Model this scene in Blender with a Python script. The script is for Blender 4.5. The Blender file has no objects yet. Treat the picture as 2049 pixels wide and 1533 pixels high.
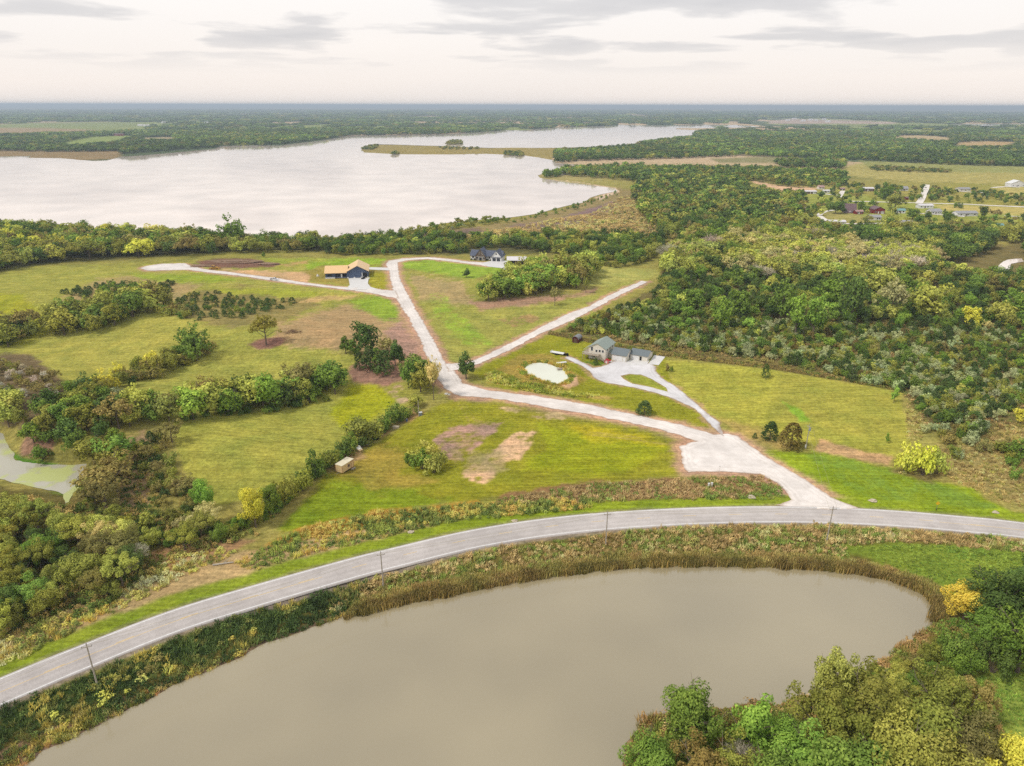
import bpy, bmesh, math, random
import numpy as np
from mathutils import Vector, Matrix
from mathutils.geometry import delaunay_2d_cdt

R = math.radians
scene = bpy.context.scene
COL = scene.collection
rng = np.random.default_rng(7)
random.seed(7)

# ------------------------------------------------------------------ camera
W, H, F = 2049.0, 1533.0, 1420.0          # photograph size and focal length in its pixels
CZ, PITCH, ROLL = 100.0, R(21.37), R(0.13)
cam_d = bpy.data.cameras.new('camera')
cam_d.sensor_width = 36.0
cam_d.lens = 36.0 * F / W
cam_d.clip_start = 1.0
cam_d.clip_end = 200000.0
cam = bpy.data.objects.new('camera', cam_d)
COL.objects.link(cam)
cam.location = (0, 0, CZ)
cam.rotation_euler = (R(90) - PITCH, 0, 0)
cam.rotation_euler = (Matrix.Rotation(R(90) - PITCH, 3, 'X') @ Matrix.Rotation(ROLL, 3, 'Z')).to_euler()
scene.camera = cam
CR = np.array((Matrix.Rotation(R(90) - PITCH, 3, 'X') @ Matrix.Rotation(ROLL, 3, 'Z')))

# ------------------------------------------------------------------ sky
SUN_EL, SUN_AZ = R(52), R(-118)            # azimuth measured from +Y towards +X
world = bpy.data.worlds.new('World')
scene.world = world
world.use_nodes = True
nt = world.node_tree
nt.nodes.clear()


def N(t, typ, **kw):
    n = t.nodes.new(typ)
    for k, v in kw.items():
        if k.startswith('i_'):
            key = k[2:]
            key = int(key) if key.isdigit() else key.replace('_', ' ')
            n.inputs[key].default_value = v
        else:
            setattr(n, k, v)
    return n


def L(t, a, b):
    t.links.new(a, b)


def ramp(t, src, stops):
    n = t.nodes.new('ShaderNodeValToRGB')
    e = n.color_ramp.elements
    cs = [(c, c, c) if not hasattr(c, '__len__') else tuple(c[:3]) for p, c in stops]
    top = max(1.0, max(max(c) for c in cs))
    while len(e) < len(stops):
        e.new(0.5)
    for i, (p, c) in enumerate(stops):
        e[i].position = p
        e[i].color = (*[q / top for q in cs[i]], 1)
    L(t, src, n.inputs[0])
    if top == 1.0:
        return n.outputs[0]
    g = t.nodes.new('ShaderNodeVectorMath')       # ramps hold values up to 1 only
    g.operation = 'SCALE'
    g.inputs[3].default_value = top
    L(t, n.outputs[0], g.inputs[0])
    return g.outputs[0]


def mixc(t, fac, a, b, mode='MIX'):
    n = t.nodes.new('ShaderNodeMix')
    n.data_type = 'RGBA'
    n.blend_type = mode
    for s, v in ((n.inputs[0], fac), (n.inputs[6], a), (n.inputs[7], b)):
        if isinstance(v, (int, float)):
            s.default_value = v
        elif isinstance(v, tuple):
            s.default_value = (*v[:3], 1)
        else:
            L(t, v, s)
    return n.outputs[2]


def mth(t, op, a, b=0.0, clamp=False):
    n = t.nodes.new('ShaderNodeMath')
    n.operation = op
    n.use_clamp = clamp
    for s, v in ((n.inputs[0], a), (n.inputs[1], b)):
        if isinstance(v, (int, float)):
            s.default_value = v
        else:
            L(t, v, s)
    return n.outputs[0]


sky = N(nt, 'ShaderNodeTexSky', sky_type='NISHITA', sun_disc=False, sun_elevation=SUN_EL,
        sun_rotation=SUN_AZ, altitude=250, air_density=1.0, dust_density=2.0)
tc = N(nt, 'ShaderNodeTexCoord')
sep = N(nt, 'ShaderNodeSeparateXYZ')
L(nt, tc.outputs['Generated'], sep.inputs[0])
zz = mth(nt, 'ADD', mth(nt, 'MAXIMUM', sep.outputs[2], 0.0), 0.07)
px_ = mth(nt, 'DIVIDE', sep.outputs[0], zz)
py_ = mth(nt, 'DIVIDE', sep.outputs[1], zz)
cmb = N(nt, 'ShaderNodeCombineXYZ')
L(nt, px_, cmb.inputs[0]); L(nt, py_, cmb.inputs[1])
cn = N(nt, 'ShaderNodeTexNoise', i_Scale=0.72, i_Detail=6.0, i_Roughness=0.5, i_Distortion=0.25)
cmap = N(nt, 'ShaderNodeMapping')
cmap.inputs['Location'].default_value = (3.1, 1.4, 0)
L(nt, cmb.outputs[0], cmap.inputs[0])
L(nt, cmap.outputs[0], cn.inputs['Vector'])
cloud = ramp(nt, cn.outputs[0], [(0.49, 0.0), (0.555, 0.7), (0.70, 1.0)])
cn2 = N(nt, 'ShaderNodeTexNoise', i_Scale=0.16, i_Detail=3.0)
L(nt, cmb.outputs[0], cn2.inputs['Vector'])
broad = ramp(nt, cn2.outputs[0], [(0.35, 0.0), (0.65, 1.0)])
# even cloud deck: creamy towards the horizon, whiter above, greyer heaps of cumulus below it
hz = ramp(nt, sep.outputs[2], [(0.0, 0.0), (0.16, 1.0)])
deck = mixc(nt, hz, (10.7, 9.6, 8.85), (11.2, 10.9, 10.6))
zen = ramp(nt, sep.outputs[2], [(0.17, 0.0), (0.75, 1.0)])
deck = mixc(nt, zen, deck, (6.6, 6.9, 7.4))
deck = mixc(nt, mth(nt, 'MULTIPLY', broad, 0.22), deck, (8.6, 8.4, 8.3))
lift = ramp(nt, sep.outputs[2], [(0.035, 0.0), (0.075, 1.0)])
cl = mth(nt, 'MULTIPLY', mth(nt, 'MULTIPLY', cloud, lift), 0.8)
deck = mixc(nt, cl, deck, (6.3, 6.2, 6.4))
mixs = mixc(nt, 0.90, sky.outputs[0], deck)
bg = N(nt, 'ShaderNodeBackground', i_Strength=0.1)
L(nt, mixs, bg.inputs[0])
wo = N(nt, 'ShaderNodeOutputWorld')
L(nt, bg.outputs[0], wo.inputs[0])

# ------------------------------------------------------------------ sun behind thin cloud
sun_d = bpy.data.lights.new('sun', 'SUN')
sun_d.energy = 2.2
sun_d.angle = R(9)
sun_d.color = (1.0, 0.96, 0.90)
sun = bpy.data.objects.new('sun', sun_d)
COL.objects.link(sun)
sd = Vector((math.sin(SUN_AZ) * math.cos(SUN_EL), math.cos(SUN_AZ) * math.cos(SUN_EL), math.sin(SUN_EL)))
sun.rotation_euler = sd.to_track_quat('Z', 'Y').to_euler()
sun.location = (0, 0, 400)

vs = scene.view_settings
vs.view_transform = 'Standard'
vs.look = 'None'
vs.exposure = 0.0
vs.gamma = 1.0
vs.use_curve_mapping = False
scene.cycles.use_denoising = False          # the leaves' fine grain is kept
scene.cycles.use_adaptive_sampling = False
scene.cycles.max_bounces = 5
scene.cycles.diffuse_bounces = 2
scene.cycles.glossy_bounces = 2
scene.cycles.transmission_bounces = 2
scene.cycles.volume_bounces = 0
scene.cycles.sample_clamp_indirect = 6.0
scene.cycles.caustics_reflective = False
scene.cycles.caustics_refractive = False


# ------------------------------------------------------------------ small helpers
def lin(c):
    c = np.asarray(c, float) / 255.0
    return np.where(c <= 0.04045, c / 12.92, ((c + 0.055) / 1.055) ** 2.4)


def sm(a, b, x):
    t = np.clip((x - a) / (b - a), 0, 1)
    return t * t * (3 - 2 * t)


def vnoise(x, y, seed=0):
    xi = np.floor(x); yi = np.floor(y)
    fx = x - xi; fy = y - yi
    fx = fx * fx * (3 - 2 * fx); fy = fy * fy * (3 - 2 * fy)

    def h(a, b):
        v = np.sin(a * 127.1 + b * 311.7 + seed * 74.7) * 43758.5453
        return v - np.floor(v)
    return (h(xi, yi) * (1 - fx) + h(xi + 1, yi) * fx) * (1 - fy) + (h(xi, yi + 1) * (1 - fx) + h(xi + 1, yi + 1) * fx) * fy


def fbm(x, y, seed=0, oct=4):
    s = 0.0; a = 0.5; t = 0.0
    for o in range(oct):
        s = s + a * vnoise(x * 2 ** o, y * 2 ** o, seed + o * 3.1)
        t += a; a *= 0.55
    return s / t


def ray(u, v):
    d = np.stack([(np.asarray(u, float) - W / 2) / F, -(np.asarray(v, float) - H / 2) / F, -np.ones_like(np.asarray(u, float))], -1)
    return d @ CR.T


def plane(u, v, z=0.0):
    d = ray(u, v)
    t = (z - CZ) / d[..., 2]
    return np.stack([d[..., 0] * t, d[..., 1] * t], -1)


def project(x, y, z):
    p = np.stack([x, y, np.asarray(z) - CZ + 0 * x], -1) @ CR
    dep = -p[..., 2]
    ok = dep > 3
    dd = np.where(ok, dep, 3)
    return np.where(ok, W / 2 + F * p[..., 0] / dd, -9e4), np.where(ok, H / 2 - F * p[..., 1] / dd, 9e4), dep


def sdist(px, py, poly):
    """signed distance to polygon, positive inside"""
    poly = np.asarray(poly, float)
    d2 = np.full(px.shape, 1e18)
    ins = np.zeros(px.shape, bool)
    n = len(poly)
    for i in range(n):
        ax, ay = poly[i]; bx, by = poly[(i + 1) % n]
        ex, ey = bx - ax, by - ay
        l2 = ex * ex + ey * ey + 1e-12
        t = np.clip(((px - ax) * ex + (py - ay) * ey) / l2, 0, 1)
        dx = px - ax - t * ex; dy = py - ay - t * ey
        d2 = np.minimum(d2, dx * dx + dy * dy)
        if ay != by:
            c = ((ay > py) != (by > py)) & (px < (bx - ax) * (py - ay) / (by - ay) + ax)
            ins ^= c
    return np.where(ins, 1, -1) * np.sqrt(d2)


def inside(px, py, poly):
    poly = np.asarray(poly, float)
    ins = np.zeros(px.shape, bool)
    n = len(poly)
    for i in range(n):
        ax, ay = poly[i]; bx, by = poly[(i + 1) % n]
        if ay != by:
            ins ^= ((ay > py) != (by > py)) & (px < (bx - ax) * (py - ay) / (by - ay) + ax)
    return ins


def sdist_line(px, py, line):
    d2 = np.full(px.shape, 1e18); side = np.zeros(px.shape)
    for i in range(len(line) - 1):
        ax, ay = line[i]; bx, by = line[i + 1]
        ex, ey = bx - ax, by - ay
        t = np.clip(((px - ax) * ex + (py - ay) * ey) / (ex * ex + ey * ey + 1e-12), 0, 1)
        dx = px - ax - t * ex; dy = py - ay - t * ey
        q = dx * dx + dy * dy
        m = q < d2
        d2 = np.where(m, q, d2)
        side = np.where(m, np.sign(ex * dy - ey * dx), side)
    return np.sqrt(d2) * side           # positive on the left of the line


def crspline(pts, step):
    pts = np.asarray(pts, float)
    P = np.vstack([2 * pts[0] - pts[1], pts, 2 * pts[-1] - pts[-2]])
    out = []
    for i in range(1, len(P) - 2):
        n = max(2, int(np.linalg.norm(P[i + 1] - P[i]) / step))
        for k in range(n):
            t = k / n
            out.append(0.5 * ((2 * P[i]) + (-P[i - 1] + P[i + 1]) * t + (2 * P[i - 1] - 5 * P[i] + 4 * P[i + 1] - P[i + 2]) * t * t
                              + (-P[i - 1] + 3 * P[i] - 3 * P[i + 1] + P[i + 2]) * t ** 3))
    out.append(P[-2])
    return np.array(out)


def rough(poly, step, amp, seed=0, freq=0.25):
    """closed world outline resampled at step with an uneven edge"""
    poly = np.asarray(poly, float)
    out = []
    n = len(poly)
    for i in range(n):
        a, b = poly[i], poly[(i + 1) % n]
        d = np.linalg.norm(b - a)
        k = max(1, min(400, int(d / step)))
        for j in range(k):
            out.append(a + (b - a) * j / k)
    out = np.array(out)
    nx = fbm(out[:, 0] * freq, out[:, 1] * freq, seed, 3) - 0.5
    ny = fbm(out[:, 0] * freq + 31, out[:, 1] * freq + 17, seed, 3) - 0.5
    return out + np.stack([nx, ny], -1) * 2 * amp


# ------------------------------------------------------------------ outlines read from the photograph
HW_FAR = [(0, 1360), (174, 1289), (348, 1222.5), (521.6, 1170), (700, 1120), (771, 1102.5), (942, 1063), (1112.5, 1037), (1300, 1022), (1483, 1015.5), (1629, 1016.5), (1775, 1022.7), (1921, 1034.7), (2049, 1048)]
hwf = plane(*np.array(HW_FAR).T)
tg = np.gradient(hwf, axis=0)
tg /= np.linalg.norm(tg, axis=1)[:, None]
hwc = hwf + np.stack([tg[:, 1], -tg[:, 0]], -1) * 3.62
hwc = np.vstack([hwc[0] + (hwc[0] - hwc[1]) / np.linalg.norm(hwc[0] - hwc[1]) * np.array([[260], [120], [45]]) + np.array([[-60, -70], [-16, -18], [-2, -3]]), hwc,
                 hwc[-1] + (hwc[-1] - hwc[-2]) / np.linalg.norm(hwc[-1] - hwc[-2]) * np.array([[40], [120], [300]]) + np.array([[-1, -3], [-10, -20], [-60, -110]])])
HWC = crspline(hwc, 2.0)

POND_Z, LAKE_Z = -2.2, -2.0
POND_PX = [(-60, 1620), (20, 1556), (69, 1519), (90, 1501), (174, 1462), (243, 1426), (313, 1393), (365, 1361), (390, 1356), (483, 1313), (520, 1292), (591, 1268), (650, 1248), (700, 1229), (771, 1209), (850, 1192), (942, 1175), (1030, 1158), (1112, 1145), (1200, 1134), (1300, 1126), (1400, 1125), (1483, 1127), (1580, 1130), (1665, 1136), (1730, 1144), (1790, 1158), (1848, 1181), (1876, 1204), (1887, 1222), (1881, 1240), (1848, 1265), (1800, 1297), (1775, 1316), (1740, 1338), (1690, 1365), (1640, 1390), (1563, 1412), (1519, 1405), (1450, 1420), (1380, 1425), (1320, 1428), (1290, 1445), (1262, 1475), (1245, 1515), (1240, 1570), (1150, 1750), (900, 1880), (400, 1860), (60, 1740)]
FARM_PX = [(1049, 739), (1053, 733), (1060, 729), (1070, 726.5), (1081, 726), (1099, 728), (1109, 733), (1121, 736), (1132, 744), (1138, 752), (1137, 759), (1127, 765), (1116, 768), (1099, 765), (1086, 761), (1076, 758), (1063, 753), (1055, 747)]
CREEK_PX = [(-60, 840), (-14, 862), (5, 868), (14, 890), (26, 907), (31, 922), (68, 926), (113, 931), (147, 931), (174, 928), (168, 962), (147, 986), (140, 1003), (131, 1006), (126, 990), (102, 982), (70, 975), (0, 960), (-80, 940)]
POND2_PX = [(1976, 550), (1986, 541), (1998, 531), (2008, 523), (2020, 519), (2045, 517), (2050, 523), (2024, 528), (2020, 539), (2011, 550)]
LAKE_PX = [(-500, 458), (-200, 462), (0, 462), (250, 472), (430, 480), (560, 484), (640, 478), (735, 474), (800, 466), (873, 449), (942, 441), (1020, 435), (1071, 429), (1119, 416), (1167, 405.5), (1188, 395), (1232, 382), (1228, 377), (1181, 369.6), (1133, 364.5), (1095, 358.5), (1078, 356), (1075, 351), (1092, 345), (1123, 337), (1146, 341), (1185, 337), (1181, 331), (1109, 326), (1105, 322), (1078, 315), (1051, 311.5), (976, 308), (907, 309), (850, 309.5), (791, 308), (726, 305), (721, 297), (743, 288.6), (805, 290), (907, 293), (976, 296), (1112, 296), (1215, 293), (1259, 291), (1300, 284), (1380, 275.5), (1383, 266), (1401, 260.5), (1370, 259.6), (1352, 258.5), (1358, 256.5), (1426, 256.8), (1525, 253.8), (1464, 249.5), (1401, 249.5), (1325, 251.3), (1260, 250.2), (1238, 249.5), (1233, 251.7), (1142, 253.5), (1071, 258), (1045, 261), (1020, 260), (959, 265.4), (873, 269), (790, 270), (702, 271.6), (668, 277), (632, 282.5), (564, 291), (500, 291), (444, 292.5), (427, 298), (342, 306), (246, 314), (215, 321), (191, 322), (120, 316.7), (61, 316), (65, 312), (0, 313), (-500, 312)]
FARSTRIP_PX = [(1900, 250.2), (1930, 247.8), (2120, 247.2), (2300, 247.2), (2300, 250.8), (2120, 251.4), (1920, 251.8)]


def pxpoly(pts, z=0.0):
    a = np.array(pts, float)
    return plane(a[:, 0], a[:, 1], z)


def lakerough(poly, z, seed):
    """outline with an uneven shore whose roughness grows with distance"""
    p = pxpoly(poly, z)
    out = []
    for i in range(len(p)):
        a, b = p[i], p[(i + 1) % len(p)]
        d = np.linalg.norm(b - a); r = np.linalg.norm(a)
        k = max(1, min(60, int(d / (4 + r * 0.012))))
        for j in range(k):
            q = a + (b - a) * j / k
            rr = np.linalg.norm(q)
            f = 1 / (6 + rr * 0.02)
            amp = 0.5 + rr * 0.006
            out.append(q + amp * np.array([fbm(q[0] * f, q[1] * f, seed, 3) - .5, fbm(q[0] * f + 9, q[1] * f + 5, seed, 3) - .5]) * 2)
    return np.array(out)


POND = rough(pxpoly(POND_PX, POND_Z), 1.2, 0.8, 3, 0.45)
FARM = rough(pxpoly(FARM_PX, -0.8), 1.0, 0.35, 5, 0.5)
CREEK = rough(pxpoly(CREEK_PX, -1.0), 1.2, 0.7, 6, 0.3)
POND2 = rough(pxpoly(POND2_PX, -1.0), 3.0, 0.9, 8, 0.2)
LAKE = lakerough(LAKE_PX, LAKE_Z, 4)
FARSTRIP = pxpoly(FARSTRIP_PX, LAKE_Z)
WATERS = [('pond', POND, POND_Z, -1.2, 14.0), ('farm_pond', FARM, -0.8, -0.8, 7.0), ('creek', CREEK, -1.0, -0.8, 9.0),
          ('far_pond', POND2, -1.0, 3.0, 20.0), ('lake', LAKE, LAKE_Z, 14.0, 60.0), ('far_lake', FARSTRIP, LAKE_Z, 120.0, 400.0)]


def height(x, y):
    x = np.asarray(x, float); y = np.asarray(y, float)
    b = (0.9 * np.sin(x / 41 + 1.3) * np.sin(y / 57 + 0.4) + 0.5 * np.sin(x / 23 + y / 29) + 1.3 * np.sin(x / 93 - y / 77 + 0.7))
    dh = np.abs(sdist_line(x, y, HWC[::3]))
    b = b + 2.8 * np.sin((x * 0.42 + y * 0.91) / 17.0) * sm(-15, -60, x) * sm(165, 200, y) * (1 - sm(380, 430, y))
    h = b * sm(8, 55, dh) * sm(60, 120, np.hypot(x, y))
    h = h * (1 - 0.4 * sm(800, 1500, y))
    # shallow ditch on the field side of the highway
    for nm, poly, wz, d0, d1 in WATERS:
        lo = poly.min(0) - d1; hi = poly.max(0) + d1
        m = (x > lo[0]) & (x < hi[0]) & (y > lo[1]) & (y < hi[1])
        if not m.any():
            continue
        d = -sdist(x[m], y[m], poly)      # positive outside
        t = sm(d0, d1, d)
        low = wz - (0.12 if d0 < 0 else 0.25) - 0.9 * sm(1.0, 8.0, -d)
        w2 = sm(d1 * 0.45, d1 * 0.98, d)
        hi_ = np.maximum(h[m], wz + 0.3) * (1 - w2) + h[m] * w2
        h[m] = low * (1 - t) + hi_ * t
    return h


def at(u, v):
    """pixel -> point on the terrain"""
    u = np.atleast_1d(np.asarray(u, float)); v = np.atleast_1d(np.asarray(v, float))
    z = np.zeros(u.shape)
    for _ in range(5):
        p = plane(u, v, z)
        z = 0.5 * z + 0.5 * height(p[:, 0], p[:, 1])
    p = plane(u, v, z)
    return np.column_stack([p, height(p[:, 0], p[:, 1])])


def at1(u, v):
    return Vector(at(u, v)[0])


# ------------------------------------------------------------------ object helpers
def tag(o, label=None, cat=None, group=None, kind=None):
    if label: o['label'] = label
    if cat: o['category'] = cat
    if group: o['group'] = group
    if kind: o['kind'] = kind
    return o


def mesh_np(name, verts, faces_flat, nper, mat=None, smooth=False):
    me = bpy.data.meshes.new(name)
    verts = np.ascontiguousarray(verts, dtype=np.float32)
    nf = len(faces_flat) // nper
    me.vertices.add(len(verts))
    me.vertices.foreach_set('co', verts.ravel())
    me.loops.add(nf * nper)
    me.loops.foreach_set('vertex_index', np.asarray(faces_flat, dtype=np.int32))
    me.polygons.add(nf)
    me.polygons.foreach_set('loop_start', np.arange(0, nf * nper, nper, dtype=np.int32))
    me.polygons.foreach_set('loop_total', np.full(nf, nper, dtype=np.int32))
    if smooth:
        me.polygons.foreach_set('use_smooth', np.ones(nf, dtype=bool))
    me.update(calc_edges=True)
    if mat: me.materials.append(mat)
    return me


def link(name, me, parent=None, loc=None):
    o = bpy.data.objects.new(name, me)
    COL.objects.link(o)
    if parent: o.parent = parent
    if loc is not None: o.location = loc
    return o


def empty(name, loc, rz=0.0):
    o = bpy.data.objects.new(name, None)
    o.empty_display_size = 0.5
    COL.objects.link(o)
    o.location = loc
    o.rotation_euler = (0, 0, rz)
    return o


class MB:
    """collects boxes, prisms, tubes; build() links them as one mesh object"""
    def __init__(s):
        s.v = []; s.f = []

    def poly(s, pts):
        b = len(s.v); s.v += [tuple(p) for p in pts]; s.f.append(tuple(range(b, b + len(pts)))); return s

    def box(s, x0, x1, y0, y1, z0, z1):
        b = len(s.v)
        s.v += [(x0, y0, z0), (x1, y0, z0), (x1, y1, z0), (x0, y1, z0), (x0, y0, z1), (x1, y0, z1), (x1, y1, z1), (x0, y1, z1)]
        s.f += [tuple(b + i for i in q) for q in ((0, 3, 2, 1), (4, 5, 6, 7), (0, 1, 5, 4), (1, 2, 6, 5), (2, 3, 7, 6), (3, 0, 4, 7))]
        return s

    def prism(s, pts, axis, a, c):
        """extrude a closed outline (list of 2D points) along axis between a and c"""
        b = len(s.v); n = len(pts)
        for q in (a, c):
            for p, r_ in pts:
                s.v.append({'x': (q, p, r_), 'y': (p, q, r_), 'z': (p, r_, q)}[axis])
        s.f.append(tuple(b + i for i in range(n))[::-1]); s.f.append(tuple(b + n + i for i in range(n)))
        for i in range(n):
            j = (i + 1) % n
            s.f.append((b + i, b + j, b + n + j, b + n + i))
        return s

    def tube(s, p, q, r0, r1=None, n=6):
        r1 = r0 if r1 is None else r1
        p, q = Vector(p), Vector(q)
        d = (q - p).normalized()
        a = d.orthogonal().normalized(); c = d.cross(a)
        b = len(s.v)
        for o, r_ in ((p, r0), (q, r1)):
            for k in range(n):
                t = 2 * math.pi * k / n
                s.v.append(tuple(o + (a * math.cos(t) + c * math.sin(t)) * r_))
        for k in range(n):
            j = (k + 1) % n
            s.f.append((b + k, b + j, b + n + j, b + n + k))
        s.f.append(tuple(b + k for k in range(n))[::-1]); s.f.append(tuple(b + n + k for k in range(n)))
        return s

    def mesh(s, name, mat=None):
        me = bpy.data.meshes.new(name)
        me.from_pydata(s.v, [], s.f)
        bm = bmesh.new(); bm.from_mesh(me)
        bmesh.ops.recalc_face_normals(bm, faces=bm.faces)
        bm.to_mesh(me); bm.free()
        if mat: me.materials.append(mat)
        return me

    def build(s, name, mat, parent=None):
        return link(name, s.mesh(name, mat), parent)


# ------------------------------------------------------------------ materials
def mat_new(name):
    m = bpy.data.materials.new(name)
    m.use_nodes = True
    t = m.node_tree
    t.nodes.clear()
    out = N(t, 'ShaderNodeOutputMaterial')
    return m, t, out


def mat_plain(name, srgb, rough_=0.8, var=0.12, scale=1.5, k=1.0, metal=0.0, spec=0.3, bump=0.0):
    m, t, out = mat_new(name)
    p = N(t, 'ShaderNodeBsdfPrincipled', i_Roughness=rough_, i_Metallic=metal)
    p.inputs['Specular IOR Level'].default_value = spec
    c = tuple(np.minimum(lin(srgb) * k, 0.85))
    o = N(t, 'ShaderNodeTexCoord')
    nz = N(t, 'ShaderNodeTexNoise', i_Scale=scale, i_Detail=5.0)
    L(t, o.outputs['Object'], nz.inputs['Vector'])
    f = ramp(t, nz.outputs[0], [(0.3, 1 - var), (0.7, 1 + var)])
    L(t, mixc(t, 1.0, c, f, 'MULTIPLY'), p.inputs['Base Color'])
    if bump:
        b = N(t, 'ShaderNodeBump', i_Strength=bump, i_Distance=0.05)
        L(t, nz.outputs[0], b.inputs['Height']); L(t, b.outputs[0], p.inputs['Normal'])
    L(t, p.outputs[0], out.inputs[0])
    return m


def mat_leaf(name, source):
    """foliage: colour from the object (individual plants) or from the instance (mass planting)"""
    m, t, out = mat_new(name)
    if source == 'object':
        oi = N(t, 'ShaderNodeObjectInfo')
        col = oi.outputs['Color']
        rnd = oi.outputs['Random']
    else:
        a = N(t, 'ShaderNodeAttribute', attribute_type='INSTANCER', attribute_name='tint')
        col = a.outputs['Color']
        rnd = a.outputs['Alpha']
    lv = N(t, 'ShaderNodeAttribute', attribute_type='GEOMETRY', attribute_name='leaf')
    f = ramp(t, lv.outputs['Fac'], [(0.0, 0.56), (0.5, 1.0), (1.0, 1.5)])
    c = mixc(t, 1.0, col, f, 'MULTIPLY')
    hs = N(t, 'ShaderNodeHueSaturation')
    L(t, c, hs.inputs['Color'])
    L(t, mth(t, 'ADD', mth(t, 'MULTIPLY', lv.outputs['Fac'], -0.03), 0.515), hs.inputs['Hue'])
    d = N(t, 'ShaderNodeBsdfDiffuse')
    tr = N(t, 'ShaderNodeBsdfTranslucent')
    L(t, hs.outputs[0], d.inputs[0]); L(t, hs.outputs[0], tr.inputs[0])
    mx = N(t, 'ShaderNodeMixShader', i_0=0.18)
    L(t, d.outputs[0], mx.inputs[1]); L(t, tr.outputs[0], mx.inputs[2])
    L(t, mx.outputs[0], out.inputs[0])
    return m


M_LEAF = mat_leaf('leaves', 'object')
M_LEAFI = mat_leaf('leaves_mass', 'inst')
M_BARK = mat_plain('bark', (118, 104, 92), 0.95, 0.25, 4.0)


def mat_ground():
    m, t, out = mat_new('grassland')
    at_ = N(t, 'ShaderNodeAttribute', attribute_type='GEOMETRY', attribute_name='cover')
    tc = N(t, 'ShaderNodeTexCoord')
    P = tc.outputs['Object']
    n1 = N(t, 'ShaderNodeTexNoise', i_Scale=0.9, i_Detail=6.0, i_Roughness=0.65)
    n2 = N(t, 'ShaderNodeTexNoise', i_Scale=0.09, i_Detail=5.0, i_Roughness=0.6)
    n3 = N(t, 'ShaderNodeTexNoise', i_Scale=3.2, i_Detail=3.0, i_Roughness=0.7)
    mp = N(t, 'ShaderNodeMapping')
    mp.inputs['Rotation'].default_value = (0, 0, R(28))
    mp.inputs['Scale'].default_value = (0.035, 1.1, 1)
    L(t, P, mp.inputs[0])
    n4 = N(t, 'ShaderNodeTexNoise', i_Scale=1.0, i_Detail=3.0)
    for n in (n1, n2, n3):
        L(t, P, n.inputs['Vector'])
    L(t, mp.outputs[0], n4.inputs['Vector'])
    c = at_.outputs['Color']
    c = mixc(t, 1.0, c, ramp(t, n1.outputs[0], [(0.28, 0.62), (0.5, 1.0), (0.75, 1.35)]), 'MULTIPLY')
    c = mixc(t, 1.0, c, ramp(t, n2.outputs[0], [(0.3, (0.80, 0.86, 0.85)), (0.7, (1.2, 1.12, 1.1))]), 'MULTIPLY')
    c = mixc(t, 1.0, c, ramp(t, n3.outputs[0], [(0.3, 0.72), (0.7, 1.28)]), 'MULTIPLY')
    c = mixc(t, 1.0, c, ramp(t, n4.outputs[0], [(0.35, 0.84), (0.65, 1.16)]), 'MULTIPLY')
    p = N(t, 'ShaderNodeBsdfDiffuse', i_Roughness=0.6)
    L(t, c, p.inputs[0])
    b = N(t, 'ShaderNodeBump', i_Strength=0.55, i_Distance=0.35)
    hh = mth(t, 'ADD', n1.outputs[0], mth(t, 'MULTIPLY', n3.outputs[0], 0.4))
    L(t, hh, b.inputs['Height'])
    L(t, b.outputs[0], p.inputs['Normal'])
    L(t, p.outputs[0], out.inputs[0])
    return m


def mat_gravel(name, srgb, k, sc=1.0, tracks=True, wear=False):
    m, t, out = mat_new(name)
    tc = N(t, 'ShaderNodeTexCoord')
    P = tc.outputs['Object']
    n1 = N(t, 'ShaderNodeTexNoise', i_Scale=0.35 * sc, i_Detail=5.0, i_Roughness=0.6)
    n2 = N(t, 'ShaderNodeTexNoise', i_Scale=6.0 * sc, i_Detail=4.0, i_Roughness=0.8)
    n3 = N(t, 'ShaderNodeTexNoise', i_Scale=0.08 * sc, i_Detail=3.0)
    for n in (n1, n2, n3):
        L(t, P, n.inputs['Vector'])
    c = mixc(t, 1.0, tuple(lin(srgb) * k), ramp(t, n1.outputs[0], [(0.3, (0.90, 0.885, 0.87)), (0.65, (1.06, 1.055, 1.05))]), 'MULTIPLY')
    c = mixc(t, 1.0, c, ramp(t, n2.outputs[0], [(0.25, 0.75), (0.75, 1.22)]), 'MULTIPLY')
    c = mixc(t, 1.0, c, ramp(t, n3.outputs[0], [(0.35, 0.9), (0.65, 1.08)]), 'MULTIPLY')
    if tracks:      # soil creeping in at the edge, paler wheel tracks, duller strips between
        ea = N(t, 'ShaderNodeAttribute', attribute_type='GEOMETRY', attribute_name='edge')
        wob = mth(t, 'ADD', ea.outputs['Fac'], mth(t, 'MULTIPLY', mth(t, 'SUBTRACT', n1.outputs[0], 0.5), 1.6))
        q = ramp(t, mth(t, 'MULTIPLY', wob, 0.25), [(0.0, (0.70, 0.60, 0.52)), (0.13, (0.93, 0.90, 0.87)), (0.27, (1.05, 1.05, 1.05)), (0.42, (0.95, 0.94, 0.93)), (0.6, (1.06, 1.06, 1.06)), (0.8, (0.96, 0.955, 0.95)), (1.0, (1.02, 1.02, 1.02))])
        c = mixc(t, 1.0, c, q, 'MULTIPLY')
    if wear:        # darker wheel paths
        wa = N(t, 'ShaderNodeAttribute', attribute_type='GEOMETRY', attribute_name='wear')
        c = mixc(t, 1.0, c, ramp(t, wa.outputs['Fac'], [(0.0, 1.0), (1.0, 0.91)]), 'MULTIPLY')
    p = N(t, 'ShaderNodeBsdfDiffuse', i_Roughness=0.5)
    L(t, c, p.inputs[0])
    b = N(t, 'ShaderNodeBump', i_Strength=0.4, i_Distance=0.08)
    L(t, n2.outputs[0], b.inputs['Height']); L(t, b.outputs[0], p.inputs['Normal'])
    L(t, p.outputs[0], out.inputs[0])
    return m


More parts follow.
